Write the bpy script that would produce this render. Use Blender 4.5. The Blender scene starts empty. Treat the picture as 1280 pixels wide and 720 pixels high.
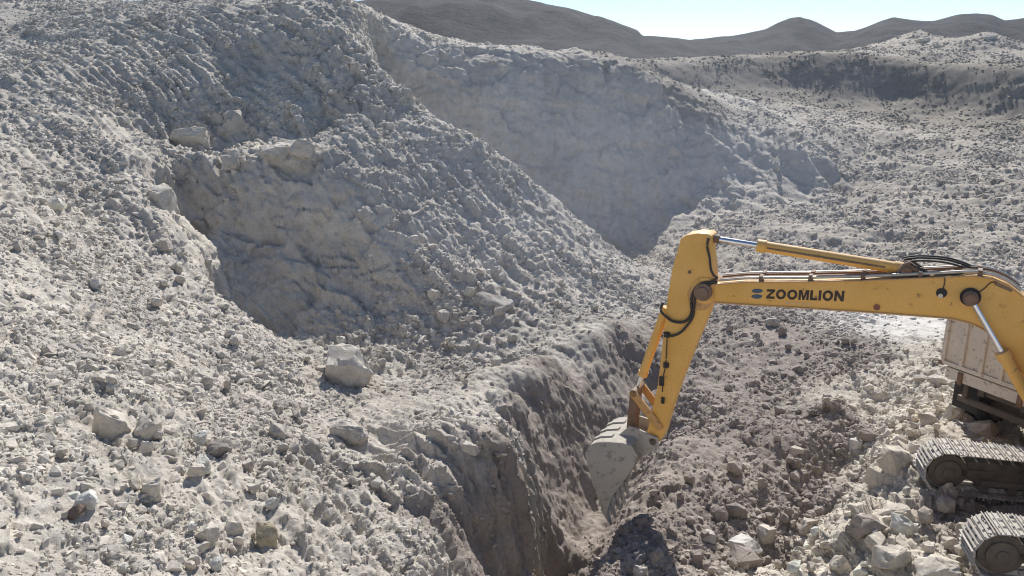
import bpy, bmesh, math, random
import numpy as np
from mathutils import Vector, Matrix, Euler

random.seed(7)
rng = np.random.default_rng(11)
scene = bpy.context.scene
COL = scene.collection
R = math.radians

# ------------------------------------------------------------------ camera model (metres; the camera stands at the origin on the pit edge)
F, PITCH = 985.0, R(15.3)
CP, SP = math.cos(PITCH), math.sin(PITCH)

def ray(px, py):
    a, b = (px - 640.0) / F, (py - 360.0) / F
    return np.array([a, CP - b * SP, -SP - b * CP])

def pt(px, py, d):
    return ray(px, py) * d

# ------------------------------------------------------------------ object helpers
def link(name, me, mat=None, parent=None):
    o = bpy.data.objects.new(name, me)
    COL.objects.link(o)
    if mat is not None:
        if me.materials:
            me.materials[0] = mat
        else:
            me.materials.append(mat)
    if parent is not None:
        o.parent = parent
    return o

def tag(o, label=None, cat=None, group=None, kind=None):
    if label: o['label'] = label
    if cat: o['category'] = cat
    if group: o['group'] = group
    if kind: o['kind'] = kind
    return o

def empty(name, loc=(0, 0, 0)):
    o = bpy.data.objects.new(name, None)
    COL.objects.link(o)
    o.location = loc
    o.empty_display_size = 0.3
    return o

def bm_obj(name, bm, mat, parent=None, smooth=None):
    bmesh.ops.recalc_face_normals(bm, faces=bm.faces)
    me = bpy.data.meshes.new(name)
    if smooth is not None:
        for f in bm.faces: f.smooth = True
    bm.to_mesh(me)
    bm.free()
    if smooth is not None:
        me.set_sharp_from_angle(angle=R(smooth))
    return link(name, me, mat, parent)

# ------------------------------------------------------------------ noise (numpy gradient noise)
_perm = np.random.default_rng(3).permutation(256).astype(np.int64)
_perm = np.concatenate([_perm, _perm, _perm])
_g = np.random.default_rng(5).normal(size=(256, 3)); _g /= np.linalg.norm(_g, axis=1)[:, None]

def gnoise(x, y, z):
    xi, yi, zi = np.floor(x), np.floor(y), np.floor(z)
    fx, fy, fz = x - xi, y - yi, z - zi
    xi, yi, zi = xi.astype(np.int64) & 255, yi.astype(np.int64) & 255, zi.astype(np.int64) & 255
    u, v, w = (t * t * t * (t * (t * 6 - 15) + 10) for t in (fx, fy, fz))
    out = 0.0
    for i in (0, 1):
        wx = u if i else 1 - u
        for j in (0, 1):
            wy = v if j else 1 - v
            for k in (0, 1):
                wz = w if k else 1 - w
                h = _perm[_perm[_perm[(xi + i) & 255] + ((yi + j) & 255)] + ((zi + k) & 255)]
                g = _g[h]
                out = out + wx * wy * wz * (g[:, 0] * (fx - i) + g[:, 1] * (fy - j) + g[:, 2] * (fz - k))
    return out * 1.6

_cj = np.random.default_rng(8).random((256, 3)).astype(np.float32)
_cg = np.random.default_rng(9).normal(size=(256, 3)); _cg = (_cg / np.linalg.norm(_cg, axis=1)[:, None]).astype(np.float32)
_ch = (np.random.default_rng(10).random(256) - .5).astype(np.float32)
def facets(x, y, z, tilt=1.0, step=1.0):
    """broken-rock relief: every cell is a randomly tilted flat facet, so edges stay angular"""
    x, y, z = (np.asarray(t, np.float32) for t in (x, y, z))
    xi, yi, zi = (np.floor(t).astype(np.int32) for t in (x, y, z))
    best = np.full(len(x), 9.0, np.float32); out = np.zeros(len(x), np.float32)
    for i in (-1, 0, 1):
        for j in (-1, 0, 1):
            for k in (-1, 0, 1):
                a, b, c = xi + i, yi + j, zi + k
                h = _perm[_perm[_perm[a & 255] + (b & 255)] + (c & 255)]
                o = _cj[h]
                dx, dy, dz = x - a - o[:, 0], y - b - o[:, 1], z - c - o[:, 2]
                d2 = dx * dx + dy * dy + dz * dz
                m = d2 < best
                g = _cg[h]
                val = tilt * (dx * g[:, 0] + dy * g[:, 1] + dz * g[:, 2]) + step * _ch[h] - .25 * d2
                best = np.where(m, d2, best); out = np.where(m, val, out)
    return out.astype(float)

def smooth01(t):
    t = np.clip(t, 0, 1)
    return t * t * (3 - 2 * t)

# ------------------------------------------------------------------ terrain: breaklines measured in the photograph, each (x, y, distance)
LINES = [
    # foreground left slope
    [(0, 720, 9), (0, 600, 10.5), (0, 450, 13.5), (0, 300, 19), (0, 170, 30), (0, 60, 40), (0, 1, 46)],
    [(200, 720, 10), (190, 600, 12), (200, 450, 17), (150, 330, 23), (100, 230, 28), (100, 130, 34), (100, 3, 47)],
    [(350, 720, 11), (300, 600, 13), (280, 480, 18.2)],
    [(500, 720, 11.5), (440, 640, 13.2), (400, 550, 16)],
    # lip of the left slope over the shaded recess
    [(165, 188, 31.5), (213, 258, 28), (228, 320, 25.5), (262, 368, 23.8), (300, 402, 22.6), (350, 440, 21.6), (420, 474, 21), (470, 488, 21.3)],
    # back foot of the recess and its face
    [(262, 388, 28.0), (320, 414, 26.9), (420, 462, 25.7), (520, 475, 25.7), (630, 476, 25.3)],
    [(190, 196, 32.4), (300, 196, 32.4), (395, 198, 32), (440, 215, 31.8), (480, 262, 31.2), (520, 320, 30.3), (560, 370, 29)],
    [(230, 300, 31.3), (310, 330, 30.7), (400, 350, 30), (480, 400, 28.8)],
    # ledge with the blocks, slope above it, skyline
    [(200, 178, 35.5), (300, 180, 35.5), (400, 175, 35), (450, 160, 34.5)],
    [(200, 100, 38), (300, 90, 39), (400, 90, 38)],
    [(100, 3, 47), (200, 1, 46.5), (300, 2, 45), (360, 0, 44), (420, 5, 42), (445, 15, 42)],
    # crest of the middle spur down to its toe
    [(420, 5, 42), (440, 50, 40), (456, 86, 38), (520, 130, 37), (600, 180, 36), (690, 245, 35.5), (722, 290, 35), (760, 322, 35), (800, 370, 32), (814, 395, 30)],
    # flank of the spur
    [(540, 250, 33), (600, 330, 31), (680, 380, 29.5), (760, 395, 29.5)],
    [(520, 415, 28), (600, 422, 27.4), (700, 420, 27)],
    [(470, 489, 21.3), (560, 492, 20.6), (640, 490, 20)],
    # top of the brown dug wall, then its foot
    [(814, 396, 29.5), (740, 425, 25.5), (690, 450, 23), (645, 490, 20), (643, 545, 17), (636, 592, 15.2), (590, 600, 14.7), (550, 610, 14.4), (530, 665, 12.8), (500, 720, 11.5)],
    [(590, 765, 12.4), (640, 742, 14.6), (690, 724, 17.2), (742, 640, 20.6), (790, 560, 23.2), (826, 490, 25.4), (838, 425, 27.6)],
    [(640, 500, 20.5), (560, 520, 18.5), (480, 560, 16.2)],
    # right lip of the trench
    [(838, 555, 18.8), (820, 600, 17.2), (790, 660, 15.3), (775, 720, 14), (764, 780, 12.8)],
    [(846, 500, 21.8), (850, 450, 25)],
    # pit floor
    [(900, 720, 14.3), (900, 640, 16.3), (900, 560, 18.9), (905, 480, 22.5), (910, 400, 28)],
    [(960, 720, 14.9), (985, 640, 16.9), (1000, 560, 18.7), (1000, 450, 23.7), (1000, 390, 28)],
    [(1060, 500, 20), (1090, 440, 23.2), (1150, 408, 25), (1230, 400, 25)],
    # back wall: upper rim and foot
    [(470, 76, 47.5), (540, 80, 47.8), (600, 85, 48), (700, 88, 48.6), (780, 86, 49), (815, 112, 48.8), (850, 150, 48.4), (930, 175, 48.2), (1012, 193, 47.8)],
    [(470, 150, 44.8), (540, 200, 44.6), (600, 250, 44.4), (690, 310, 44), (760, 314, 43.8), (805, 288, 44.4), (850, 258, 45), (930, 224, 46.2), (1000, 197, 47.2)],
    # bank behind the rim
    [(445, 15, 46), (480, 25, 50), (540, 42, 53), (600, 62, 55), (650, 75, 57), (700, 80, 58)],
    # right rubble slope
    [(760, 317, 42.6), (800, 330, 38.5), (830, 345, 36), (850, 370, 32)],
    [(800, 300, 43), (850, 272, 43.6), (930, 236, 45)],
    [(900, 262, 44), (950, 310, 37), (980, 350, 32)],
    [(1100, 200, 53), (1000, 250, 44), (1080, 300, 36), (1150, 335, 31)],
    [(1280, 150, 61), (1280, 220, 45), (1280, 300, 33), (1280, 360, 28)],
    [(880, 118, 64), (1000, 150, 60), (1080, 165, 58)],
    # foot and top of the far bench, heaps on it
    [(800, 108, 66), (840, 113, 70), (995, 109, 75), (1115, 118, 72), (1184, 127, 68), (1280, 142, 62), (1400, 150, 58)],
    [(800, 84, 68.6), (840, 81, 72.9), (900, 77, 75.7), (977, 71, 78), (1060, 69, 76.6), (1101, 72, 75.2), (1166, 82, 71.4), (1280, 91, 64.5), (1400, 96, 60.2)],
    [(1060, 66, 82), (1105, 60, 84), (1128, 46, 85), (1149, 36, 85), (1170, 44, 85), (1192, 50, 83), (1214, 47, 82), (1236, 40, 80), (1256, 52, 80), (1285, 62, 80), (1340, 70, 78)],
    [(1166, 78, 75), (1230, 80, 72), (1290, 84, 69)], [(900, 77, 84), (1000, 70, 90), (1060, 66, 92)],
    # edge of the excavator's rock bench and its foot
    [(1178, 470, 19.2), (1120, 545, 16.4), (1090, 590, 15.2), (1060, 650, 14), (1040, 720, 12.6), (1030, 790, 11.2)],
    [(1150, 455, 21.3), (1080, 520, 20.1), (1045, 600, 18.2), (1025, 650, 16.5), (1006, 720, 14.9)],
    [(1130, 720, 11.8), (1190, 720, 11.6)],
]
RAW = [  # plain x, y, z points: the benches under the machines, the ground around the camera, the plateau
    (7.4, 12.6, -7.3), (7.0, 9.9, -7.3), (9, 9, -7.28), (9, 12, -7.28), (12, 8.5, -7.25), (12, 11.5, -7.25), (15, 9, -7.2), (10, 15, -7.3), (12.5, 15, -7.3),
    (13, 18, -7.35), (16, 18, -7.3), (16, 14, -7.25), (19, 19, -7.2), (20, 12, -7), (8, 11, -7.3), (10.2, 13.6, -7.3), (15, 22, -7.5),
    (6.4, 8, -7.4), (8, 5.5, -7.2), (13, 5, -6.9), (4.5, 9, -8.2), (3.5, 7, -8.2), (1.6, 9.5, -8.6),
    (0, 0, -1.7), (-3, 0, -1.7), (3, 0, -1.9), (0, 4.2, -5.4), (-3, 4.5, -4.6), (4, 4.5, -6.2), (-6, 4, -4.2), (-9, 5, -4.0), (-12, 9, -3.6), (-16, 13, -3.0),
    (0, -6, -1.2), (-8, -6, -1.0), (8, -6, -2), (18, -4, -4), (-20, 0, -1), (-30, 20, 0), (-40, 40, 4), (25, 5, -6), (0, -40, 0), (-60, 0, 2), (60, 0, -3), (60, 30, -4),
    (-45, 60, 5), (-27, 56, 4.4), (-18, 54, 4.2), (-8, 52, 3.2), (-30, 75, 4), (-10, 75, 2), (5, 75, 0.2), (0, 95, 0), (16, 86, .9), (20, 100, .6), (50, 100, .6), (58, 92, .8), (70, 80, .5), (-60, 100, 3), (70, 60, -1),
    (1.9, 16.9, -11.0), (3.2, 20.2, -10.9),
]

def build_controls():
    P = []
    for L in LINES:
        Q = [pt(*q) for q in L]
        for a, b in zip(Q[:-1], Q[1:]):
            n = max(1, int(np.linalg.norm(b - a) / min(1.6, 0.7 + 0.045 * np.linalg.norm(a))))
            for k in range(n):
                P.append(a + (b - a) * k / n)
        P.append(Q[-1])
    P += [np.array(r, float) for r in RAW]
    P = np.array(P)
    keep = []
    for i in range(len(P)):
        if all((P[i, 0] - P[j, 0]) ** 2 + (P[i, 1] - P[j, 1]) ** 2 > 0.09 for j in keep):
            keep.append(i)
    return P[keep]

CTRL = build_controls()
_c2 = 0.10
def _phi(dx, dy):
    return -np.sqrt(dx * dx + dy * dy + _c2)
_n = len(CTRL)
_A = np.zeros((_n + 3, _n + 3))
_A[:_n, :_n] = _phi(CTRL[:, None, 0] - CTRL[None, :, 0], CTRL[:, None, 1] - CTRL[None, :, 1]) - 0.02 * np.eye(_n)
_A[:_n, _n] = 1; _A[:_n, _n + 1] = CTRL[:, 0]; _A[:_n, _n + 2] = CTRL[:, 1]
_A[_n:, :_n] = _A[:_n, _n:].T
_W = np.linalg.solve(_A, np.concatenate([CTRL[:, 2], [0, 0, 0]]))

def H(x, y):
    x, y = np.asarray(x, float), np.asarray(y, float)
    out = np.empty(x.shape)
    r = np.hypot(x, y)
    far = -1.0 + 0 * r
    m = r < 145
    xs, ys = x[m], y[m]
    z = np.empty(xs.shape)
    for s in range(0, len(xs), 20000):
        a, b = xs[s:s + 20000], ys[s:s + 20000]
        z[s:s + 20000] = _phi(a[:, None] - CTRL[None, :, 0], b[:, None] - CTRL[None, :, 1]) @ _W[:_n] + _W[_n] + _W[_n + 1] * a + _W[_n + 2] * b
    out[:] = far
    t = smooth01((r[m] - 116) / 28)
    out[m] = z * (1 - t) + far[m] * t
    return out

def hit(px, py, dmin=5.0):
    """where the line of sight through a photo point meets the bare ground"""
    dd = np.concatenate([np.arange(dmin, 30, 0.05), np.arange(30, 130, 0.2)])
    q = ray(px, py)[None, :] * dd[:, None]
    k = np.nonzero(H(q[:, 0], q[:, 1]) > q[:, 2])[0]
    k = k[0] if len(k) else len(dd) - 1
    return q[k], dd[k]

# zone colours of the bare rock and dug earth; the far bench tone also has shade painted in
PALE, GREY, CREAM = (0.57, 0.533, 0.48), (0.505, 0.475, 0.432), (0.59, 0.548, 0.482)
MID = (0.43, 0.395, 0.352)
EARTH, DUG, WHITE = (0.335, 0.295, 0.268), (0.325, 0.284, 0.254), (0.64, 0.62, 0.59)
SCRUB_SHADE = (0.28, 0.255, 0.222)  # scrub tone, deepened to paint the shade of the far bench face
ZONES = [
    ((60, 680), PALE), ((60, 500), PALE), ((60, 350), PALE), ((200, 420), PALE), ((300, 640), PALE), ((420, 640), PALE), ((500, 560), PALE), ((600, 530), PALE),
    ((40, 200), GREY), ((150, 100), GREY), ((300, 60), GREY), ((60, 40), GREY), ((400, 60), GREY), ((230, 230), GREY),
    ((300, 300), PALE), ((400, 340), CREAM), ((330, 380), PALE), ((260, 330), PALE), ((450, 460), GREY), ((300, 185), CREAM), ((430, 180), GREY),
    ((520, 230), GREY), ((560, 330), PALE), ((640, 300), PALE), ((700, 360), PALE), ((640, 430), GREY), ((760, 380), GREY),
    ((560, 130), GREY), ((700, 150), GREY), ((820, 180), GREY), ((720, 280), GREY), ((560, 60), PALE),
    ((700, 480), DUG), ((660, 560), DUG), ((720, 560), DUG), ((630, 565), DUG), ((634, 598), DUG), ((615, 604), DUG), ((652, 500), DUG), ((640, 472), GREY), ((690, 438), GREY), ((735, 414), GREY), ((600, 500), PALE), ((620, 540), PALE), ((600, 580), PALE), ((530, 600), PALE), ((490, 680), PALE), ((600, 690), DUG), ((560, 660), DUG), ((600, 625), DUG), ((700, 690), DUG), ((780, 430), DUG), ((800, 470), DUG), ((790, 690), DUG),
    ((860, 640), EARTH), ((940, 560), EARTH), ((940, 690), EARTH), ((900, 480), EARTH), ((960, 430), EARTH), ((1040, 450), EARTH), ((1040, 540), EARTH), ((1000, 640), EARTH), ((880, 400), EARTH),
    ((1160, 405), WHITE), ((1210, 405), WHITE),
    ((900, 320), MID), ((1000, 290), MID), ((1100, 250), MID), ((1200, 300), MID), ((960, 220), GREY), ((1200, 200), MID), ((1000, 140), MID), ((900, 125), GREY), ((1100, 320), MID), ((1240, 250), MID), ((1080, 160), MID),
    *[((x, float(np.interp(x, [820, 995, 1115, 1184, 1320], [98, 93, 95, 108, 118])) + dy), SCRUB_SHADE) for x in range(830, 1330, 26) for dy in (-6, 6)], ((1149, 42), MID), ((1190, 56), MID), ((1236, 48), MID), ((1270, 62), MID), ((1100, 66), MID),
    ((1060, 640), CREAM), ((1120, 540), CREAM), ((1100, 500), CREAM), ((1150, 470), CREAM), ((1190, 450), CREAM), ((1130, 610), CREAM), ((1040, 690), CREAM), ((1100, 600), CREAM), ((1080, 690), CREAM), ((1180, 700), CREAM), ((1140, 500), CREAM), ((1200, 640), EARTH),
]
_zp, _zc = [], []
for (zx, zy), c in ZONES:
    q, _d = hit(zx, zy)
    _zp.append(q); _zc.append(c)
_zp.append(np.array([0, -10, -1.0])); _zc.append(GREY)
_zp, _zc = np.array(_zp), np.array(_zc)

def zone_colour(x, y):
    out = np.empty((len(x), 3))
    for s in range(0, len(x), 40000):
        a, b = x[s:s + 40000], y[s:s + 40000]
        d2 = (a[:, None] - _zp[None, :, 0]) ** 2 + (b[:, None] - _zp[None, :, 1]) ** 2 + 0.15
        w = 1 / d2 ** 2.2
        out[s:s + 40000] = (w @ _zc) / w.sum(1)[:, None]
    return out

# tooth marks of the digger run down these faces: centre (photo point), radius in metres, direction of the marks in plan, spacing, strength
MARKS = [((90, 250), 9, (0.75, -0.66), 0.42, 0.17), ((200, 110), 8, (0.74, -0.67), 0.5, 0.22), ((330, 60), 8, (0.7, -0.71), 0.7, 0.22), ((950, 150), 13, (0.18, -.98), 2.8, 0.85), ((440, 620), 2.6, (0.65, -0.76), 0.34, 0.26), ((560, 530), 2.8, (0.75, -0.66), 0.36, 0.26),
         ((660, 330), 7, (0.72, -0.69), 0.6, 0.18), ((560, 220), 7, (0.6, -0.8), 0.7, 0.17), ((690, 560), 4.5, (0.45, -0.89), 0.27, 0.085), ((590, 670), 2.0, (0.45, -0.89), 0.24, 0.075), ((760, 460), 4, (0.45, -0.89), 0.26, 0.06), ((230, 330), 5, (0.75, -0.66), 0.5, 0.12),
         ((1040, 230), 14, (0.8, -0.6), 1.3, 0.10), ((800, 180), 10, (0.05, -1.0), 0.8, 0.20), ((1150, 260), 12, (0.7, -0.7), 2.0, 0.3)]
MARKS = [(hit(*c)[0], r, np.array(dv) / np.hypot(*dv), sp, am) for c, r, dv, sp, am in MARKS]
# smooth faces, where the rock broke or the bucket scraped: (photo point, radius, how much of the roughness goes)
SMOOTH = [((330, 320), 5, .6), ((420, 340), 4, .5), ((300, 230), 4, .4), ((590, 660), 2.2, .55), ((690, 540), 3.4, .8), ((750, 460), 3.4, .8), ((660, 500), 2.4, .7), ((700, 640), 2.0, .5), ((700, 160), 8, .7), ((820, 200), 7, .65), ((600, 150), 6, .65), ((760, 270), 4, .7), ((920, 96), 5, .4), ((1000, 90), 5, .4), ((1080, 95), 5, .4), ((860, 98), 5, .4), ((1240, 115), 5, .4), ((1160, 105), 5, .4), ((950, 205), 3.5, .5), ((1190, 405), 2.6, .85), ((1130, 408), 1.8, .7),
          ((494, 560), .8, .8), ((1250, 600), 3.0, .5)]
FRACT = [((330, 310), 5.5, .30), ((430, 330), 5, .32), ((250, 240), 4, .32), ((300, 180), 4, .34), ((600, 650), 2.4, .13), ((690, 540), 3.4, .11), ((755, 460), 3.4, .11), ((140, 520), 1.5, .28), ((190, 530), 1.2, .26), ((1110, 590), 1.7, .44), ((1080, 660), 1.7, .44), ((1150, 650), 1.6, .30), ((1160, 705), 1.6, .44), ((1060, 715), 1.6, .30), ((700, 170), 8, .24), ((560, 130), 7, .26), ((830, 190), 6, .22), ((720, 260), 5, .24), ((480, 430), 3.5, .25), ((440, 120), 4, .5)]
FRACT = [(hit(*c)[0], r, a) for c, r, a in FRACT]
SMOOTH = [(hit(*c)[0], r, k) for c, r, k in SMOOTH]

def roughness_left(x, y):
    zz0 = np.zeros(len(x))
    pn = .6 * gnoise(x / 4.3 + 11, y / 5.2, zz0) + .5 * gnoise(x / 1.9, y / 2.3 + 17, zz0)
    k = 1 - .62 * smooth01((pn - .05) / .4)        # patches of settled fines between the rubble
    for c, r, s in SMOOTH:
        k *= 1 - s * np.exp(-(((x - c[0]) ** 2 + (y - c[1]) ** 2) / (r * r)) ** 1.5)
    return k

def marks_mask(x, y):
    w = np.zeros(len(x))
    for c, rad, dv, sp, am in MARKS:
        w = np.maximum(w, np.exp(-(((x - c[0]) ** 2 + (y - c[1]) ** 2) / (rad * rad)) ** 1.5))
    return w

def displacement(x, y, z):
    k = roughness_left(x, y)
    D = 0.30 * (.25 + .75 * k) * gnoise(x / 5.2, y / 5.2, z / 4.0)
    n2 = gnoise(x / 2.1 + 9, y / 2.1, z / 1.7)
    D += 0.17 * (0.45 - np.abs(n2)) * k * k
    wx, wy, wz = 0.30 * gnoise(x / 1.1, y / 1.1, z / 1.1 + 7), 0.35 * gnoise(x / 1.1 + 3, y / 1.1 + 9, z / 1.1), 0.3 * gnoise(x / 1.2 + 6, y / 1.2 + 2, z / 1.2)
    D += 0.10 * (.35 + .65 * k) * facets((x + wx) / 1.25, (y + wy) / 1.25, (z + wz) / 1.0, .9, .6)
    D += 0.065 * (.2 + .8 * k) * facets((x + .4 * wx) / 0.52, (y + .4 * wy) / 0.52, (z + .4 * wz) / 0.46, 1.0, .7)
    r = np.hypot(x, y)
    def near_only(lim, fn):
        out = np.zeros(len(x)); q = r < lim
        out[q] = fn(q) * (1 - smooth01((r[q] - lim * .8) / (lim * .2))); return out
    D += near_only(48, lambda q: 0.055 * (.4 + .6 * k[q]) * facets(x[q] / 0.24, y[q] / 0.24, z[q] / 0.22, 1.0, .7))
    D += near_only(28, lambda q: 0.028 * (.3 + .7 * k[q]) * facets(x[q] / 0.125 + 50, y[q] / 0.125, z[q] / 0.12, 1.0, .6))
    D += 0.05 * k * gnoise(x / 0.42 + 5, y / 0.42, z / 0.42)
    for c, rad, dv, sp, am in MARKS:
        w = np.exp(-(((x - c[0]) ** 2 + (y - c[1]) ** 2) / (rad * rad)) ** 1.5)
        m = w > 0.02
        if not m.any(): continue
        al = (x[m] * dv[0] + y[m] * dv[1])
        ac = (-x[m] * dv[1] + y[m] * dv[0])
        ac = ac + 0.25 * sp * gnoise(al / (4 * sp), ac / (5 * sp), z[m] / (4 * sp))
        st = gnoise(ac / sp, al / (sp * 7), 0 * al + c[0])
        st2 = gnoise(ac / (sp * .45) + 7, al / (sp * 4), 0 * al + c[1])
        D[m] += w[m] * am * (1.3 * (0.4 - np.abs(st)) + 0.5 * st2)
    # fractured, bedded rock: slabs broken along tilted layers
    A = np.zeros(len(x))
    for c, rad, am in FRACT:
        A = np.maximum(A, am * np.exp(-(((x - c[0]) ** 2 + (y - c[1]) ** 2) / (rad * rad)) ** 1.5))
    m = A > .01
    xx, yy, zz, am = x[m] + .4 * wx[m], y[m] + .4 * wy[m], z[m] + .18 * x[m] + .10 * y[m], A[m]
    sc = np.clip(np.hypot(x[m], y[m]) / 24, .5, 1.15)
    D[m] += am * 1.2 * sc * facets(xx / 2.6 + 3, yy / 2.6, zz / 1.7, .9, .5) + .5 * am * facets(xx / 1.0, yy / 1.0 + 7, zz / .62, 1.0, .6) + .25 * am * facets(xx / .4, yy / .4 + 2, zz / .3, 1.0, .6)
    fade = 1 - smooth01((r - 112) / 28)
    return D * fade

# ------------------------------------------------------------------ materials
def new_mat(name):
    m = bpy.data.materials.new(name)
    m.use_nodes = True
    nt = m.node_tree
    b = nt.nodes['Principled BSDF']
    return m, nt, b

def N(nt, t, **kw):
    n = nt.nodes.new(t)
    for k, v in kw.items():
        if k in n.inputs: n.inputs[k].default_value = v
        else: setattr(n, k, v)
    return n

def mixc(nt, fac, a, b, mode='MIX'):
    n = nt.nodes.new('ShaderNodeMix'); n.data_type = 'RGBA'; n.blend_type = mode
    for sock, v in ((n.inputs[0], fac), (n.inputs[6], a), (n.inputs[7], b)):
        if isinstance(v, bpy.types.NodeSocket): nt.links.new(v, sock)
        elif isinstance(v, (int, float)): sock.default_value = v
        else: sock.default_value = (*v, 1) if len(v) == 3 else v
    return n.outputs[2]

def ramp(nt, src, stops):
    n = nt.nodes.new('ShaderNodeValToRGB')
    e = n.color_ramp.elements
    while len(e) < len(stops): e.new(0.5)
    for i, (p, c) in enumerate(stops):
        e[i].position = p
        e[i].color = (c, c, c, 1) if isinstance(c, (int, float)) else (*c, 1)
    nt.links.new(src, n.inputs[0])
    return n.outputs[0]

def noise(nt, scale, detail=4, rough=0.55, vec=None):
    n = N(nt, 'ShaderNodeTexNoise', Scale=scale, Detail=detail, Roughness=rough)
    if vec is not None: nt.links.new(vec, n.inputs['Vector'])
    return n.outputs['Fac']

def rock_material(name, attr_type='GEOMETRY', bump_d=0.05):
    m, nt, b = new_mat(name)
    att = nt.nodes.new('ShaderNodeAttribute'); att.attribute_name = 'zone'; att.attribute_type = attr_type
    geo = nt.nodes.new('ShaderNodeNewGeometry'); pos = geo.outputs['Position']
    n1 = noise(nt, 0.35, 5, .6, pos); n2 = noise(nt, 2.2, 6, .65, pos); n3 = noise(nt, 14, 4, .7, pos)
    c = mixc(nt, 1.0, att.outputs['Color'], ramp(nt, n1, [(0.3, (.84, .83, .82)), (0.7, (1.14, 1.13, 1.1))]), 'MULTIPLY')
    c = mixc(nt, 1.0, c, ramp(nt, n2, [(0.28, (.74, .72, .69)), (0.5, 1.0), (0.75, (1.17, 1.16, 1.15))]), 'MULTIPLY')
    c = mixc(nt, 1.0, c, ramp(nt, n3, [(0.3, (.82, .81, .79)), (0.7, (1.12, 1.12, 1.12))]), 'MULTIPLY')
    # ochre staining in places
    n4 = noise(nt, 0.9, 5, .6, pos)
    c = mixc(nt, ramp(nt, n4, [(0.60, 0.0), (0.74, 0.25)]), c, mixc(nt, 1.0, c, (1.05, .93, .74), 'MULTIPLY'))
    nt.links.new(c, b.inputs['Base Color'])
    b.inputs['Roughness'].default_value = 0.93
    b.inputs['Specular IOR Level'].default_value = 0.25
    bp = N(nt, 'ShaderNodeBump', Strength=0.9, Distance=bump_d)
    nb = noise(nt, 13, 9, .75, pos)
    nt.links.new(nb, bp.inputs['Height'])
    nt.links.new(bp.outputs[0], b.inputs['Normal'])
    return m

M_ground = rock_material('broken_rock_ground')
M_rubble = rock_material('rubble_stone', 'INSTANCER', 0.02)
M_boulder = rock_material('boulder_stone', 'OBJECT', 0.03)

# ------------------------------------------------------------------ the ground sheet
def build_ground():
    az = np.concatenate([np.arange(-180, -48, 3.0), np.arange(-48, -36, 0.2), np.arange(-36, 36, 0.085), np.arange(36, 48, 0.2), np.arange(48, 180, 3.0)])
    r = [0.4, 1.5, 3.0, 5.0, 6.5]
    while r[-1] < 3500:
        x = r[-1]
        if x < 8.5: s = 0.09
        elif x < 22: s = 0.040
        elif x < 34: s = 0.062
        elif x < 56: s = 0.085
        elif x < 110: s = 0.24
        else: s = x * 0.06
        r.append(x + s)
    r = np.array(r)
    A, RR = np.meshgrid(np.radians(az), r)
    x, y = (np.sin(A) * RR).ravel(), (np.cos(A) * RR).ravel()
    z = H(x, y)
    nr, na = A.shape
    # normal of the bare surface by finite differences
    e = 0.25
    m = np.hypot(x, y) < 145
    nx, ny, nz = np.zeros_like(x), np.zeros_like(x), np.ones_like(x)
    X, Y, Z = x.reshape(nr, na), y.reshape(nr, na), z.reshape(nr, na)
    da = np.stack([np.gradient(q, axis=1) for q in (X, Y, Z)], -1)
    dr = np.stack([np.gradient(q, axis=0) for q in (X, Y, Z)], -1)
    nn = np.cross(da, dr)
    nn *= np.sign(nn[..., 2:3] + 1e-12)
    nn /= np.linalg.norm(nn, axis=-1, keepdims=True) + 1e-12
    nn = nn.reshape(-1, 3)
    D = np.zeros_like(x)
    D[m] = displacement(x[m], y[m], z[m])
    P = np.stack([x, y, z], -1) + nn * D[:, None]
    col = np.full((len(x), 3), 0.40) * np.array([1, .93, .85]) * .6
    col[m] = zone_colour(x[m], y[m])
    i = np.arange(nr - 1)[:, None] * na + np.arange(na)[None, :]
    j = np.roll(i, -1, axis=1)
    F4 = np.stack([i, j, j + na, i + na], -1).reshape(-1, 4)[:, ::-1]
    me = bpy.data.meshes.new('ground')
    me.vertices.add(len(P)); me.vertices.foreach_set('co', P.astype(np.float32).ravel())
    me.loops.add(F4.size); me.loops.foreach_set('vertex_index', F4.astype(np.int32).ravel())
    me.polygons.add(len(F4))
    me.polygons.foreach_set('loop_start', np.arange(0, F4.size, 4, dtype=np.int32))
    me.polygons.foreach_set('loop_total', np.full(len(F4), 4, dtype=np.int32))
    me.update(calc_edges=True)
    a = me.color_attributes.new('zone', 'FLOAT_COLOR', 'POINT')
    a.data.foreach_set('color', np.concatenate([col, np.ones((len(col), 1))], 1).astype(np.float32).ravel())
    me.validate()
    o = link('ground', me, M_ground)
    tag(o, kind='structure', label='pale quarry ground with broken slopes, ledges and a dug trench')
    return P, F4, nn, col

GP, GF, GN, GC = build_ground()

# ------------------------------------------------------------------ sky, sun, camera
SUN_EL, SUN_AZ = R(41), R(10)
w = bpy.data.worlds.new('World'); scene.world = w; w.use_nodes = True
nt = w.node_tree
sky = nt.nodes.new('ShaderNodeTexSky'); sky.sky_type = 'NISHITA'; sky.sun_disc = False
sky.sun_elevation = SUN_EL; sky.sun_rotation = SUN_AZ; sky.dust_density = 0.15; sky.ozone_density = 1.0; sky.air_density = 1.0; sky.altitude = 2600
nt.links.new(sky.outputs[0], nt.nodes['Background'].inputs[0])
nt.nodes['Background'].inputs[1].default_value = 0.105
L = bpy.data.lights.new('sun', 'SUN'); L.energy = 5.0; L.angle = R(0.53); L.color = (1, .955, .89)
lo = bpy.data.objects.new('sun', L); COL.objects.link(lo)
S = Vector((math.sin(SUN_AZ) * math.cos(SUN_EL), math.cos(SUN_AZ) * math.cos(SUN_EL), math.sin(SUN_EL)))
lo.rotation_euler = S.to_track_quat('Z', 'Y').to_euler()
lo.location = S * 60

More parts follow.
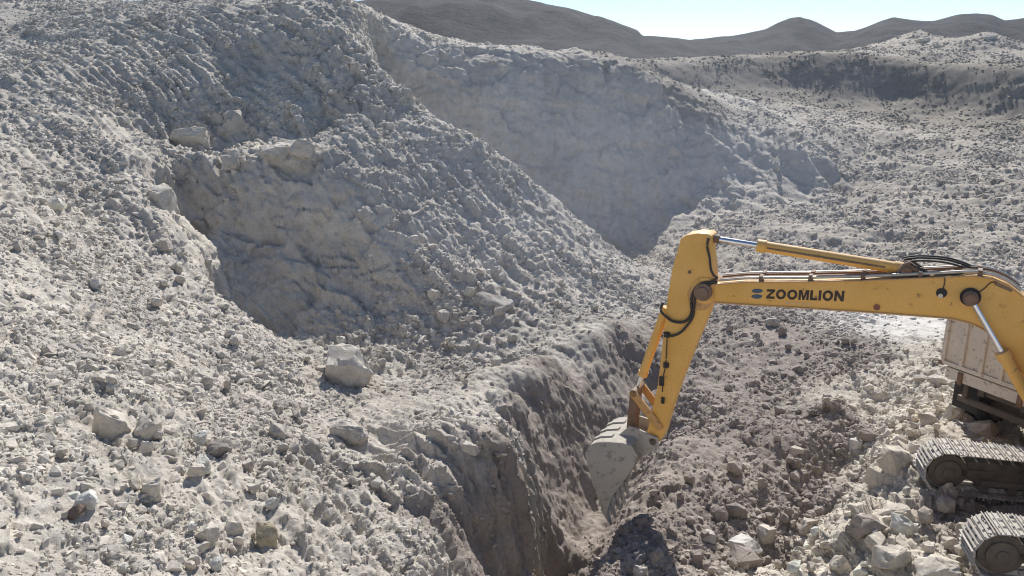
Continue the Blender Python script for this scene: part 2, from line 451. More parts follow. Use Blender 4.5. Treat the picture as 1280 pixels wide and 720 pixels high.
cam = bpy.data.cameras.new('camera'); co = bpy.data.objects.new('camera', cam); COL.objects.link(co)
co.rotation_euler = (R(90) - PITCH, 0, 0)
cam.sensor_fit = 'HORIZONTAL'; cam.angle = 2 * math.atan(640 / F)
cam.clip_start = 0.1; cam.clip_end = 8000
scene.camera = co
vs = scene.view_settings
scene.display_settings.display_device = 'sRGB'
vs.view_transform = 'Standard'; vs.look = 'None'; vs.gamma = 1; vs.use_curve_mapping = False
vs.exposure = 0.32
scene.cycles.use_denoising = True
scene.cycles.filter_width = 1.15
scene.cycles.volume_step_rate = 3.0
#--PART2--
# ------------------------------------------------------------------ more materials
def paint(name, base, rust=(0.16, 0.075, 0.035), dust=(0.42, 0.38, 0.32), rough=0.45, wear=0.62, dusty=0.5, sc=1.0, metallic=0.0):
    m, nt, b = new_mat(name)
    geo = nt.nodes.new('ShaderNodeNewGeometry'); pos = geo.outputs['Position']
    nA = noise(nt, 1.3 * sc, 5, .6, pos); nB = noise(nt, 7 * sc, 6, .7, pos); nC = noise(nt, 38 * sc, 5, .7, pos)
    c = mixc(nt, 1.0, base, ramp(nt, nA, [(0.3, .88), (0.7, 1.08)]), 'MULTIPLY')
    c = mixc(nt, 1.0, c, ramp(nt, nC, [(0.3, .9), (0.7, 1.07)]), 'MULTIPLY')
    c = mixc(nt, ramp(nt, nB, [(wear, 0.0), (wear + .09, .75)]), c, rust)
    # dust settles on what faces up
    sep = nt.nodes.new('ShaderNodeSeparateXYZ'); nt.links.new(geo.outputs['Normal'], sep.inputs[0])
    up = ramp(nt, sep.outputs[2], [(0.25, 0.0), (0.9, 1.0)])
    mul = N(nt, 'ShaderNodeMath', operation='MULTIPLY'); nt.links.new(up, mul.inputs[0])
    nt.links.new(ramp(nt, nB, [(0.3, dusty), (0.65, dusty * .45)]), mul.inputs[1])
    c = mixc(nt, mul.outputs[0], c, dust)
    film = ramp(nt, nA, [(0.35, dusty * .05), (0.75, dusty * .4)])
    c = mixc(nt, film, c, dust)
    nt.links.new(c, b.inputs['Base Color'])
    b.inputs['Metallic'].default_value = metallic
    nt.links.new(ramp(nt, nB, [(0.3, rough), (0.7, min(1, rough + .3))]), b.inputs['Roughness'])
    bp = N(nt, 'ShaderNodeBump', Strength=0.25, Distance=0.006); nt.links.new(nB, bp.inputs['Height']); nt.links.new(bp.outputs[0], b.inputs['Normal'])
    return m

def plain(name, base, rough=0.6, metallic=0.0, sc=12, var=.15):
    m, nt, b = new_mat(name)
    geo = nt.nodes.new('ShaderNodeNewGeometry')
    n = noise(nt, sc, 5, .65, geo.outputs['Position'])
    nt.links.new(mixc(nt, 1.0, base, ramp(nt, n, [(0.3, 1 - var), (0.7, 1 + var)]), 'MULTIPLY'), b.inputs['Base Color'])
    b.inputs['Roughness'].default_value = rough; b.inputs['Metallic'].default_value = metallic
    return m

M_yellow = paint('worn_yellow_paint', (0.84, 0.462, 0.092), wear=.62, dusty=.42)
M_yellow_old = paint('scuffed_yellow_paint', (0.62, 0.33, 0.09), wear=.57, dusty=.55, sc=1.6)
M_rusty = paint('rusty_steel', (0.20, 0.115, 0.07), wear=.5, dusty=.6, rough=.7)
M_bucket = paint('dusty_bucket_steel', (0.46, 0.43, 0.38), rust=(.2, .17, .14), wear=.53, dusty=.8, rough=.7)
M_track = paint('dusty_track_steel', (0.5, 0.475, 0.445), rust=(.11, .095, .085), wear=.55, dusty=.9, rough=.55)
M_frame = paint('dirty_frame_steel', (0.115, 0.09, 0.07), rust=(.06, .045, .035), wear=.55, dusty=.45, rough=.75)
M_dark = plain('dark_grime', (0.035, 0.031, 0.028), .8)
M_hose = plain('black_rubber_hose', (0.04, 0.036, 0.033), .65)
M_chrome = plain('chromed_rod', (0.72, 0.73, 0.76), .16, 1.0, 5, .05)
M_pipe = plain('painted_steel_pipe', (0.55, 0.50, 0.42), .32, .25, 9, .2)
M_pipe_brown = plain('rusted_steel_pipe', (0.24, 0.15, 0.095), .6, .1, 9, .3)
M_letter = plain('dark_brown_lettering', (0.035, 0.02, 0.016), .55)
M_emblem = plain('blue_grey_emblem', (0.05, 0.085, 0.14), .5)
M_faded = plain('faded_white_stencil', (0.62, 0.52, 0.38), .7)
M_red = plain('faded_red_reflector', (0.22, 0.06, 0.05), .4)
M_glass = plain('dusty_cab_glass', (0.05, 0.06, 0.065), .12)
M_cream = paint('weathered_cream_truck_paint', (0.72, 0.66, 0.575), rust=(.17, .11, .075), wear=.56, dusty=.5, rough=.75, sc=1.4)
M_grey = paint('dull_grey_panel', (0.22, 0.21, 0.2), wear=.7, dusty=.5)
M_tyre = plain('dusty_tyre_rubber', (0.045, 0.041, 0.037), .9, 0, 6, .3)

# ------------------------------------------------------------------ loose rubble: one mass of stones, instanced on the ground sheet
def hull_mesh(name, seed, npts=16, squash=(1, .85, .65), mat=None, jitter=.22):
    rg = np.random.default_rng(seed)
    p = rg.normal(size=(npts, 3)); p /= np.linalg.norm(p, axis=1)[:, None]
    p *= (1 - jitter + 2 * jitter * rg.random((npts, 1))) * np.array(squash)
    bm = bmesh.new()
    for v in p: bm.verts.new(v)
    r = bmesh.ops.convex_hull(bm, input=bm.verts)
    bmesh.ops.delete(bm, geom=[g for g in r['geom_interior'] if isinstance(g, bmesh.types.BMVert)], context='VERTS')
    bmesh.ops.recalc_face_normals(bm, faces=bm.faces)
    me = bpy.data.meshes.new(name); bm.to_mesh(me); bm.free()
    if mat: me.materials.append(mat)
    return me

def build_rubble():
    a, b, c, d = (GP[GF[:, k]] for k in range(4))
    cen = (a + b + c + d) / 4
    area = np.linalg.norm(np.cross(c - a, d - b), axis=1) / 2
    r = np.hypot(cen[:, 0], cen[:, 1]); az = np.degrees(np.arctan2(cen[:, 0], cen[:, 1]))
    m = (np.abs(az) < 46) & (r > 7.2) & (r < 108)
    idx = np.nonzero(m)[0]
    r, cen, area = r[m], cen[m], area[m]
    k = roughness_left(cen[:, 0], cen[:, 1])
    patch = gnoise(cen[:, 0] / 2.3, cen[:, 1] / 2.3, cen[:, 2] / 2.3)
    dens = np.interp(r, [7, 14, 22, 34, 56, 95], [460, 400, 250, 135, 62, 20])
    slope = GN[GF[idx, 0], 2]
    dens = dens * np.interp(r, [60, 68, 80, 100], [1, .45, .5, .8])
    wgt = area * dens * np.clip(0.62 + 1.3 * patch, .12, 1.6) * np.clip((k - .2) * 1.4, 0.04, 1) * (1 - .55 * marks_mask(cen[:, 0], cen[:, 1])) * np.clip(slope * 1.3, .25, 1)
    n = int(min(640000, wgt.sum()))
    ch = rng.choice(len(idx), n, p=wgt / wgt.sum())
    fi = idx[ch]
    u, v = rng.random((n, 1)), rng.random((n, 1))
    P = (GP[GF[fi, 0]] * (1 - u) + GP[GF[fi, 1]] * u) * (1 - v) + (GP[GF[fi, 3]] * (1 - u) + GP[GF[fi, 2]] * u) * v
    rr = np.hypot(P[:, 0], P[:, 1])
    smin = np.interp(rr, [8, 20, 35, 60, 95], [.018, .028, .042, .058, .075])
    s = smin * np.minimum((1 - rng.random(n)) ** (-1 / 2.5), np.interp(rr, [8, 60], [6.5, 2.8]))
    nrm = GN[GF[fi, 0]]
    P = P - nrm * (s * .12)[:, None]
    colr = GC[GF[fi, 0]] * (0.86 + .3 * rng.random((n, 1))) * np.where(rng.random((n, 1)) < .06, 1.2, 1.0)
    me = bpy.data.meshes.new('rubble')
    me.vertices.add(n); me.vertices.foreach_set('co', P.astype(np.float32).ravel())
    def att(nm, ty, arr, key):
        q = me.attributes.new(nm, ty, 'POINT'); q.data.foreach_set(key, arr.ravel())
    att('zone', 'FLOAT_COLOR', np.concatenate([np.clip(colr, 0, .7), np.ones((n, 1))], 1).astype(np.float32), 'color')
    att('size', 'FLOAT_VECTOR', (s[:, None] * (0.75 + .6 * rng.random((n, 3)))).astype(np.float32), 'vector')
    att('turn', 'FLOAT_VECTOR', (rng.random((n, 3)) * np.array([.9, .9, 6.283]) + np.array([-.45, -.45, 0])).astype(np.float32), 'vector')
    att('kindno', 'INT', rng.integers(0, 9, n).astype(np.int32), 'value')
    o = link('rubble', me, M_rubble)
    tag(o, kind='stuff', label='loose angular rubble strewn over the quarry slopes and floor', cat='rubble')
    ng = bpy.data.node_groups.new('rubble_scatter', 'GeometryNodeTree')
    ng.interface.new_socket('Geometry', in_out='INPUT', socket_type='NodeSocketGeometry')
    ng.interface.new_socket('Geometry', in_out='OUTPUT', socket_type='NodeSocketGeometry')
    gi, go = ng.nodes.new('NodeGroupInput'), ng.nodes.new('NodeGroupOutput')
    join = ng.nodes.new('GeometryNodeGeometryToInstance')
    for i in range(9):
        st = bpy.data.objects.new('rubble_stone', hull_mesh('rubble_stone', 100 + i, 13 + i, (1, .82, .62), M_rubble))
        oi = ng.nodes.new('GeometryNodeObjectInfo'); oi.inputs['Object'].default_value = st; oi.transform_space = 'ORIGINAL'
        ng.links.new(oi.outputs['Geometry'], join.inputs[0])
    def named(nm, ty):
        q = ng.nodes.new('GeometryNodeInputNamedAttribute'); q.data_type = ty; q.inputs[0].default_value = nm
        return q.outputs[0]
    iop = ng.nodes.new('GeometryNodeInstanceOnPoints')
    iop.inputs['Pick Instance'].default_value = True
    ng.links.new(gi.outputs[0], iop.inputs['Points']); ng.links.new(join.outputs[0], iop.inputs['Instance'])
    ng.links.new(named('kindno', 'INT'), iop.inputs['Instance Index'])
    e2r = ng.nodes.new('FunctionNodeEulerToRotation'); ng.links.new(named('turn', 'FLOAT_VECTOR'), e2r.inputs[0])
    ng.links.new(e2r.outputs[0], iop.inputs['Rotation'])
    ng.links.new(named('size', 'FLOAT_VECTOR'), iop.inputs['Scale'])
    ng.links.new(iop.outputs[0], go.inputs[0])
    md = o.modifiers.new('scatter', 'NODES'); md.node_group = ng
    return o

build_rubble()

# ------------------------------------------------------------------ mesh building helpers for the machines
class Frame:
    """an upright plane frame: s along u, off along n (away from the camera), z up; root is the thing's Empty"""
    def __init__(self, p0, u, root):
        self.p0 = np.array(p0, float); self.u = np.array(u, float) / np.hypot(*u)
        self.n = np.array([-self.u[1], self.u[0]]);
        if self.n[1] < 0: self.n = -self.n
        self.root = np.array(root, float)
    def w(self, s, off, z):
        p = self.p0 + self.u * s + self.n * off
        return Vector((p[0] - self.root[0], p[1] - self.root[1], z - self.root[2]))
    def q(self, px, py, off=0.0):
        r = ray(px, py)
        d = (self.p0 @ self.n + off) / (r[:2] @ self.n)
        p = r * d
        return ((p[:2] - self.p0) @ self.u, p[2])

def prism(bm, fr, outline, off0, off1, bevel=0.0):
    a = [bm.verts.new(fr.w(s, off0, z)) for s, z in outline]
    b = [bm.verts.new(fr.w(s, off1, z)) for s, z in outline]
    n = len(a); fs = []
    fs.append(bm.faces.new(a)); fs.append(bm.faces.new(b[::-1]))
    for i in range(n):
        fs.append(bm.faces.new((a[i], b[i], b[(i + 1) % n], a[(i + 1) % n])))
    bmesh.ops.recalc_face_normals(bm, faces=fs)
    if bevel:
        ed = set(fs[0].edges) | set(fs[1].edges)
        bmesh.ops.bevel(bm, geom=list(ed), offset=bevel, segments=2, affect='EDGES', profile=.5)
    return fs

def rod(bm, a, b, r0, r1=None, seg=16, cap=True):
    a, b = Vector(a), Vector(b)
    r1 = r0 if r1 is None else r1
    d = (b - a); q = d.to_track_quat('Z', 'Y')
    va, vb = [], []
    for i in range(seg):
        t = 2 * math.pi * i / seg
        o = q @ Vector((math.cos(t), math.sin(t), 0))
        va.append(bm.verts.new(a + o * r0)); vb.append(bm.verts.new(b + o * r1))
    for i in range(seg):
        bm.faces.new((va[i], va[(i + 1) % seg], vb[(i + 1) % seg], vb[i]))
    if cap:
        bm.faces.new(va[::-1]); bm.faces.new(vb)

def tube(bm, pts, r, seg=8, sub=6):
    P = [Vector(p) for p in pts]
    Q = []
    for i in range(len(P) - 1):
        p0, p1, p2, p3 = P[max(i - 1, 0)], P[i], P[i + 1], P[min(i + 2, len(P) - 1)]
        for k in range(sub):
            t = k / sub
            Q.append(.5 * ((2 * p1) + (p2 - p0) * t + (2 * p0 - 5 * p1 + 4 * p2 - p3) * t * t + (3 * p1 - p0 - 3 * p2 + p3) * t ** 3))
    Q.append(P[-1])
    rings = []
    for i, p in enumerate(Q):
        d = (Q[min(i + 1, len(Q) - 1)] - Q[max(i - 1, 0)])
        q = d.to_track_quat('Z', 'Y')
        rings.append([bm.verts.new(p + q @ Vector((math.cos(2 * math.pi * k / seg) * r, math.sin(2 * math.pi * k / seg) * r, 0))) for k in range(seg)])
    for a, b in zip(rings[:-1], rings[1:]):
        for k in range(seg):
            bm.faces.new((a[k], a[(k + 1) % seg], b[(k + 1) % seg], b[k]))
    bm.faces.new(rings[0][::-1]); bm.faces.new(rings[-1])

def boxf(bm, fr, s0, s1, o0, o1, z0, z1, bevel=0.0):
    prism(bm, fr, [(s0, z0), (s1, z0), (s1, z1), (s0, z1)], o0, o1, bevel)

def disc(bm, fr, s, z, off0, off1, r, seg=28, r1=None):
    rod(bm, fr.w(s, off0, z), fr.w(s, off1, z), r, r1, seg)

# ------------------------------------------------------------------ excavator
EX = (9.5, 10.8, -7.26)
ex = empty('excavator', EX)
tag(ex, 'big yellow tracked excavator on the rock bench with its bucket lowered into the trench', 'excavator')
FB = Frame((9.5, 10.8), (-.89, .456), EX)          # plane of the boom and of the upper structure
BW = 0.27                                          # half width of the boom

def Q(pts, off): return [FB.q(x, y, off) for x, y in pts]

# boom
bm = bmesh.new()
top = [(893, 356), (930, 353), (1000, 352.5), (1080, 351), (1150, 348), (1215, 345), (1240, 348.5), (1262, 358), (1279, 371)]
bot = [(1262, 452), (1246, 428), (1232, 413), (1215, 404.5), (1190, 398), (1100, 391), (1000, 384.5), (940, 381), (893, 378)]
pt_, pb_ = Q(top, -BW), Q(bot, -BW)
foot = [(1.05, -4.05), (0.45, -5.05), (0.30, -5.32), (0.42, -5.5), (0.62, -5.42)]
prism(bm, FB, pt_ + foot + pb_, -BW, BW, 0.012)
# round boss at the nose of the boom
s0, z0 = FB.q(880, 364, -BW)
disc(bm, FB, s0, z0, -BW + .03, BW - .03, 0.24, 24)
boom = bm_obj('boom', bm, M_yellow, ex, 30)
bm = bmesh.new()                                    # edge flanges, seen as weld seams along the boom
for seq in (pt_, pb_):
    for a, b in zip(seq[:-1], seq[1:]):
        for off in (-BW - .006, BW + .006):
            rod(bm, FB.w(a[0], off, a[1]), FB.w(b[0], off, b[1]), .014, None, 6)
bm_obj('weld_seam', bm, M_yellow_old, boom, 40)

# lettering and emblem on the boom's near side
T0, T1 = FB.q(957.5, 373.2, -BW), FB.q(1054.5, 376.8, -BW)
TT = FB.q(958, 361.4, -BW)
def ell(cx, cy, rx, ry, n=28, a0=0.0): return [(cx + rx * math.cos(a0 + 2 * math.pi * i / n), cy + ry * math.sin(a0 + 2 * math.pi * i / n)) for i in range(n)]
GLYPH = {
    'Z': (.95, [(0, 0), (.95, 0), (.95, .25), (.37, .25), (.95, .77), (.95, 1), (.03, 1), (.03, .75), (.57, .75), (0, .24)]),
    'M': (1.12, [(0, 0), (.26, 0), (.26, .62), (.46, 0), (.66, 0), (.86, .62), (.86, 0), (1.12, 0), (1.12, 1), (.76, 1), (.56, .36), (.36, 1), (0, 1)]),
    'L': (.78, [(0, 0), (.78, 0), (.78, .25), (.28, .25), (.28, 1), (0, 1)]),
    'I': (.28, [(0, 0), (.28, 0), (.28, 1), (0, 1)]),
    'N': (1.02, [(0, 0), (.27, 0), (.27, .58), (.72, 0), (1.02, 0), (1.02, 1), (.75, 1), (.75, .42), (.3, 1), (0, 1)]),
}
def flat(bm, mp, poly, o0, o1):
    a = [bm.verts.new(FB.w(*((lambda s, z: (s, o0, z))(*mp(*p))))) for p in poly]
    b = [bm.verts.new(FB.w(*((lambda s, z: (s, o1, z))(*mp(*p))))) for p in poly]
    f = bm.faces.new(a); g = bm.faces.new(b[::-1]); f.normal_update(); g.normal_update()
    for i in range(len(a)): bm.faces.new((a[i], b[i], b[(i + 1) % len(a)], a[(i + 1) % len(a)]))
    bmesh.ops.triangulate(bm, faces=[f, g])
def ring(bm, mp, cx, cy, rx, ry, ix, iy, o0, o1, n=28):
    vs_ = [[bm.verts.new(FB.w(mp(*p)[0], o, mp(*p)[1])) for p in ell(cx, cy, a, b, n)] for (a, b, o) in ((rx, ry, o0), (ix, iy, o0), (rx, ry, o1), (ix, iy, o1))]
    for i in range(n):
        j = (i + 1) % n
        bm.faces.new((vs_[0][i], vs_[0][j], vs_[1][j], vs_[1][i])); bm.faces.new((vs_[2][i], vs_[3][i], vs_[3][j], vs_[2][j]))
        bm.faces.new((vs_[0][i], vs_[2][i], vs_[2][j], vs_[0][j])); bm.faces.new((vs_[1][i], vs_[1][j], vs_[3][j], vs_[3][i]))
WORD = 'ZOOMLION'; GAP = .13
width = sum(1.12 if ch == 'O' else GLYPH[ch][0] for ch in WORD) + GAP * (len(WORD) - 1)
def textmap(x, y):
    t = x / width
    return (T0[0] + (T1[0] - T0[0]) * t + (TT[0] - T0[0]) * y * .2, T0[1] + (T1[1] - T0[1]) * t + (TT[1] - T0[1]) * y * (1 + .08 * t))
bm = bmesh.new(); cx = 0
for ch in WORD:
    if ch == 'O':
        ring(bm, lambda x, y: textmap(x, y), cx + .56, .5, .56, .52, .27, .27, -BW - .004, -BW + .001); cx += 1.12 + GAP
    else:
        wd, poly = GLYPH[ch]
        flat(bm, lambda x, y, cx=cx: textmap(cx + x, y), poly, -BW - .004, -BW + .001); cx += wd + GAP
n_dark = len(bm.faces); rr_ = random.Random(4)            # worn, no longer readable stencil line under the word
x = 2.2
while x < 5.1:
    h0 = rr_.uniform(.30, .42)
    flat(bm, textmap, [(x, -.28 - h0 * .7), (x + .06, -.28 - h0 * .7), (x + .06, -.28), (x, -.28)], -BW - .004, -BW + .001)
    if rr_.random() < .5: flat(bm, textmap, [(x + .07, -.33), (x + .2, -.33), (x + .2, -.28), (x + .07, -.28)], -BW - .004, -BW + .001)
    x += rr_.uniform(.15, .3)
bm.faces.ensure_lookup_table()
for f in bm.faces[n_dark:]: f.material_index = 1
bm_obj('lettering', bm, M_letter, boom).data.materials.append(M_faded)
bm = bmesh.new()
em = lambda x, y: textmap(-1.72 + x * 1.32, y)
flat(bm, em, [(0, .72), (.12, .93), (.34, 1.03), (.66, 1.03), (.88, .95), (1, .8), (.86, .64), (.62, .56), (.38, .56), (.14, .62)], -BW - .004, -BW + .001)
flat(bm, em, [(0, .2), (.14, .36), (.38, .42), (.62, .42), (.86, .36), (1, .28), (.9, .08), (.66, -.05), (.34, -.05), (.12, .05)], -BW - .004, -BW + .001)
bm_obj('emblem', bm, M_emblem, boom)

# pin of the lift cylinders, lamp socket, reflector, small wires on the boom
s1, z1 = FB.q(1213, 371, -BW)
bm = bmesh.new()
disc(bm, FB, s1, z1, -BW - .17, BW + .17, .105, 28); disc(bm, FB, s1, z1, -BW - .20, -BW - .17, .085, 24)
bm_obj('lift_pin', bm, M_rusty, boom, 40)
bm = bmesh.new(); disc(bm, FB, s1, z1, -BW - .03, BW + .03, .145, 32); bm_obj('pin_boss', bm, M_dark, boom, 40)
s2, z2 = FB.q(1177, 366, -BW)
bm = bmesh.new(); disc(bm, FB, s2, z2, -BW - .012, -BW, .078, 24); bm_obj('lamp_socket', bm, M_dark, boom, 40)
bm = bmesh.new(); disc(bm, FB, s2 + .01, z2 - .045, -BW - .03, -BW - .012, .035, 16); bm_obj('work_lamp', bm, M_pipe, boom, 40)
s3, z3 = FB.q(1096, 384, -BW)
bm = bmesh.new(); disc(bm, FB, s3, z3, -BW - .015, -BW, .05, 18, .045); bm_obj('reflector', bm, M_red, boom, 40)
for path in ([(1179, 360), (1181, 352), (1180, 346)], [(1223, 366), (1231, 360), (1238, 353.5), (1246, 352)]):
    bm = bmesh.new()
    tube(bm, [FB.w(*((lambda q: (q[0], -BW - .012, q[1]))(FB.q(x, y, -BW)))) for x, y in path], .008, 6)
    bm_obj('cable', bm, M_hose, boom, 60)
bm = bmesh.new()
prism(bm, FB, Q([(1243, 352), (1256, 355), (1267, 362), (1264, 365), (1252, 360), (1243, 356)], -BW), -BW - .006, -BW + .001)
bm_obj('shaded_plate', bm, M_rusty, boom)  # plate at the bend; its shadow is put in as dark brown

# hydraulic pipes on top of the boom with their clamps
def along(off, dz, xs):
    out = []
    for x in xs:
        y = np.interp(x, [p[0] for p in top], [p[1] for p in top])
        s, z = FB.q(x, y, -BW)
        out.append(FB.w(s, off, z + dz))
    return out
for off, r, mt, x0, x1 in ((-.20, .026, M_pipe, 897, 1276), (-.10, .022, M_pipe_brown, 897, 1276), (.10, .022, M_pipe_brown, 897, 1276), (.20, .026, M_pipe, 897, 1276)):
    bm = bmesh.new(); tube(bm, along(off, .06, np.linspace(x0, x1, 24)), r, 10, 3); bm_obj('hydraulic_pipe', bm, mt, boom, 60)
for x in (950, 1012, 1078, 1150, 1225):
    bm = bmesh.new(); p = along(0, 0, [x, x + 4])
    s, z = FB.q(x, np.interp(x, [q[0] for q in top], [q[1] for q in top]), -BW)
    boxf(bm, FB, s - .03, s + .03, -.25, -.06, z + .0, z + .10, .006); boxf(bm, FB, s - .03, s + .03, .06, .25, z + .0, z + .10, .006)
    bm_obj('pipe_clamp', bm, M_rusty, boom, 40)

# bracket and cylinder that move the arm
sB, zB = FB.q(1134, 337, 0)
sE, zE = FB.q(886, 297, 0)
bm = bmesh.new()
br = [FB.q(x, y, -.16) for x, y in ((1112, 350), (1128, 330), (1137, 327), (1146, 333), (1168, 348))]
for o in (-.16, .11): prism(bm, FB, br, o, o + .05, .006)
disc(bm, FB, sB, zB, -.2, .2, .075, 20)
bm_obj('cylinder_bracket', bm, M_rusty, boom, 40)
ac = empty('arm_cylinder'); ac.parent = ex
dv = Vector((sE - sB, 0, zE - zB)); Lc = dv.length
def onc(t, o=0): return FB.w(sB + (sE - sB) * t, o, zB + (zE - zB) * t)
bm = bmesh.new()
rod(bm, onc(.04), onc(.70), .095, None, 28); rod(bm, onc(.69), onc(.735), .112, None, 28); rod(bm, onc(.02), onc(.06), .108, None, 24)
disc(bm, FB, sB, zB, -.10, .10, .11, 24)
bm_obj('barrel', bm, M_yellow, ac, 40)
bm = bmesh.new(); rod(bm, onc(.73), onc(.97), .052, None, 24); bm_obj('rod', bm, M_chrome, ac, 40)
bm = bmesh.new(); disc(bm, FB, sE, zE, -.10, .10, .095, 24); rod(bm, onc(.94), onc(.985), .075, None, 20); bm_obj('rod_eye', bm, M_rusty, ac, 40)
bm = bmesh.new(); tube(bm, [onc(.10, -.10), onc(.3, -.115), onc(.5, -.11), onc(.68, -.10)], .016, 8); tube(bm, [onc(.68, .1), onc(.4, .115), onc(.1, .1)], .016, 8)
bm_obj('feed_pipe', bm, M_pipe_brown, ac, 60)
# hoses looping from the bracket to the bend
bm = bmesh.new()
for o, dy in ((-.05, 0), (.05, -2), (.14, -3)):
    tube(bm, [FB.w(*((lambda q: (q[0], o, q[1]))(FB.q(x, y + dy, 0)))) for x, y in ((1130, 327), (1150, 325), (1180, 327), (1203, 333), (1222, 341), (1236, 344))], .018, 8)
for o in (-.16, -.08):
    tube(bm, [FB.w(*((lambda q: (q[0], o, q[1]))(FB.q(x, y, o)))) for x, y in ((1138, 330), (1150, 336), (1166, 342), (1185, 343), (1205, 341))], .016, 8)
bm_obj('hose', bm, M_hose, boom, 60)

# arm
AW = 0.21
bm = bmesh.new()
arm_out = [(851, 298), (858, 294), (872, 291.5), (885, 292.5), (889.5, 295), (888, 312), (890.5, 338), (891, 362), (886, 390), (869, 430), (849, 480), (836.5, 517), (827, 549), (820, 556), (811, 553), (808.5, 541), (822, 482), (827, 440), (831, 402), (834, 374), (840, 338), (845.5, 318)]
prism(bm, FB, Q(arm_out, -AW), -AW, AW, 0.014)
arm = bm_obj('arm', bm, M_yellow, ex, 30)
bm = bmesh.new()
s, z = FB.q(880, 364, -AW); disc(bm, FB, s, z, -BW - .10, BW + .10, .10, 24); disc(bm, FB, s, z, -BW - .05, BW + .05, .16, 28)
bm_obj('pivot_pin', bm, M_rusty, arm, 40)
for x, y, r in ((876, 370, .26),):
    bm = bmesh.new(); s, z = FB.q(x, y, -AW)
    prism(bm, FB, ell(s, z, .24, .27, 26), -AW - .012, -AW + .002); bm_obj('worn_cheek_plate', bm, M_yellow_old, arm, 40)
bm = bmesh.new(); s, z = FB.q(818, 550, -AW); disc(bm, FB, s, z, -.30, .30, .075, 20); bm_obj('bucket_pin', bm, M_rusty, arm, 40)
for x, y, rx, ry in ((834, 418, .05, .05), (833, 456, .05, .05), (827.5, 476, .045, .09), (829, 500, .03, .06)):
    bm = bmesh.new(); s, z = FB.q(x, y, -AW); boxf(bm, FB, s - rx, s + rx, -AW - .05, -AW + .002, z - ry, z + ry, .01)
    bm_obj('hose_clamp', bm, M_dark, arm, 40)
bm = bmesh.new()
for path, r in (([(897, 346), (890, 352), (878, 354), (868, 362), (864, 376), (864, 392), (856, 402), (842, 402), (833, 396), (826, 388), (829, 378)], .026), ([(896, 352), (882, 358), (871, 366), (868, 380), (866, 396), (858, 408), (850, 416), (840, 420), (834, 419)], .024), ([(834, 420), (833, 440), (832, 456), (829, 472), (828, 490)], .012), ([(886, 297), (884, 308), (887, 322), (889, 338), (894, 346)], .022)):
    tube(bm, [FB.w(*((lambda q: (q[0], -AW - .05, q[1]))(FB.q(x, y, -AW - .05)))) for x, y in path], r, 8)
bm_obj('hose', bm, M_hose, arm, 60)
bm = bmesh.new(); s, z = FB.q(862, 340, -AW)
disc(bm, FB, s, z, -AW - .006, -AW + .001, .035, 14); bm_obj('rust_scar', bm, M_rusty, arm)

# bucket cylinder, links
a, b = FB.q(833, 384, 0), FB.q(797, 486, 0)
bc = empty('bucket_cylinder'); bc.parent = ex
def onb(t, o=0): return FB.w(a[0] + (b[0] - a[0]) * t, o, a[1] + (b[1] - a[1]) * t)
bm = bmesh.new(); rod(bm, onb(0), onb(.80), .085, None, 24); rod(bm, onb(.78), onb(.83), .098, None, 24); bm_obj('barrel', bm, M_yellow, bc, 40)
bm = bmesh.new(); rod(bm, onb(.83), onb(1.0), .05, None, 20); bm_obj('rod', bm, M_chrome, bc, 40)
bm = bmesh.new(); disc(bm, FB, b[0], b[1], -.27, .27, .07, 20); bm_obj('link_pin', bm, M_rusty, bc, 40)
def link_bar(pa, pb, offs, wdt, name, mt):
    bm = bmesh.new()
    A, B = FB.q(*pa, 0), FB.q(*pb, 0)
    d = np.array(B) - np.array(A); d /= np.hypot(*d); nn = np.array([-d[1], d[0]])
    out = [tuple(np.array(A) - d * wdt + nn * wdt * .6), tuple(np.array(A) - d * wdt - nn * wdt * .6), tuple(np.array(A) - nn * wdt), tuple(np.array(B) - nn * wdt), tuple(np.array(B) + d * wdt - nn * wdt * .6), tuple(np.array(B) + d * wdt + nn * wdt * .6), tuple(np.array(B) + nn * wdt), tuple(np.array(A) + nn * wdt)]
    for o0, o1 in offs: prism(bm, FB, out, o0, o1, .008)
    return bm_obj(name, bm, mt, ex, 40)
link_bar((797, 487), (828, 527), ((-.27, -.215), (.215, .27)), .075, 'arm_link', M_yellow_old)
link_bar((795, 490), (790, 540), ((-.13, .13),), .085, 'bucket_link', M_rusty)

# bucket
KW = 0.66
side = [(731, 567), (733, 577), (741, 607), (750, 630), (757, 646), (764, 622), (780, 601), (792, 583), (796.5, 571), (789, 557.5), (779, 554), (760, 552.5), (746, 553), (738, 556)]
so = Q(side, -KW)
bm = bmesh.new()
for o0, o1 in ((-KW, -KW + .045), (KW - .045, KW)): prism(bm, FB, so, o0, o1, .008)
bucket = bm_obj('bucket', bm, M_bucket, ex, 35)
bm = bmesh.new()                                     # the wrapped back: a bent shell between the cheeks
wrap = [so[9], so[10], so[11], so[12], so[13], so[0], so[1], so[2], so[3], so[4]]
cen = np.mean(np.array(so), 0)
inner = [tuple(np.array(p) + (cen - np.array(p)) / np.linalg.norm(cen - np.array(p)) * .05) for p in wrap]
for i in range(len(wrap) - 1):
    prism(bm, FB, [wrap[i], wrap[i + 1], inner[i + 1], inner[i]], -KW + .045, KW - .045)
bmesh.ops.remove_doubles(bm, verts=bm.verts, dist=.0005)
bm_obj('back_shell', bm, M_bucket, bucket, 35)
bm = bmesh.new()                                     # wear strips over the back
for o in (-.36, 0, .36):
    for i in range(2, 8):
        a2, b2 = np.array(wrap[i]), np.array(wrap[i + 1]); k1, k2 = (np.array(wrap[i]) - cen), (np.array(wrap[i + 1]) - cen)
        prism(bm, FB, [tuple(a2), tuple(b2), tuple(b2 + k2 / np.linalg.norm(k2) * .03), tuple(a2 + k1 / np.linalg.norm(k1) * .03)], o - .06, o + .06)
bm_obj('wear_strip', bm, M_bucket, bucket)
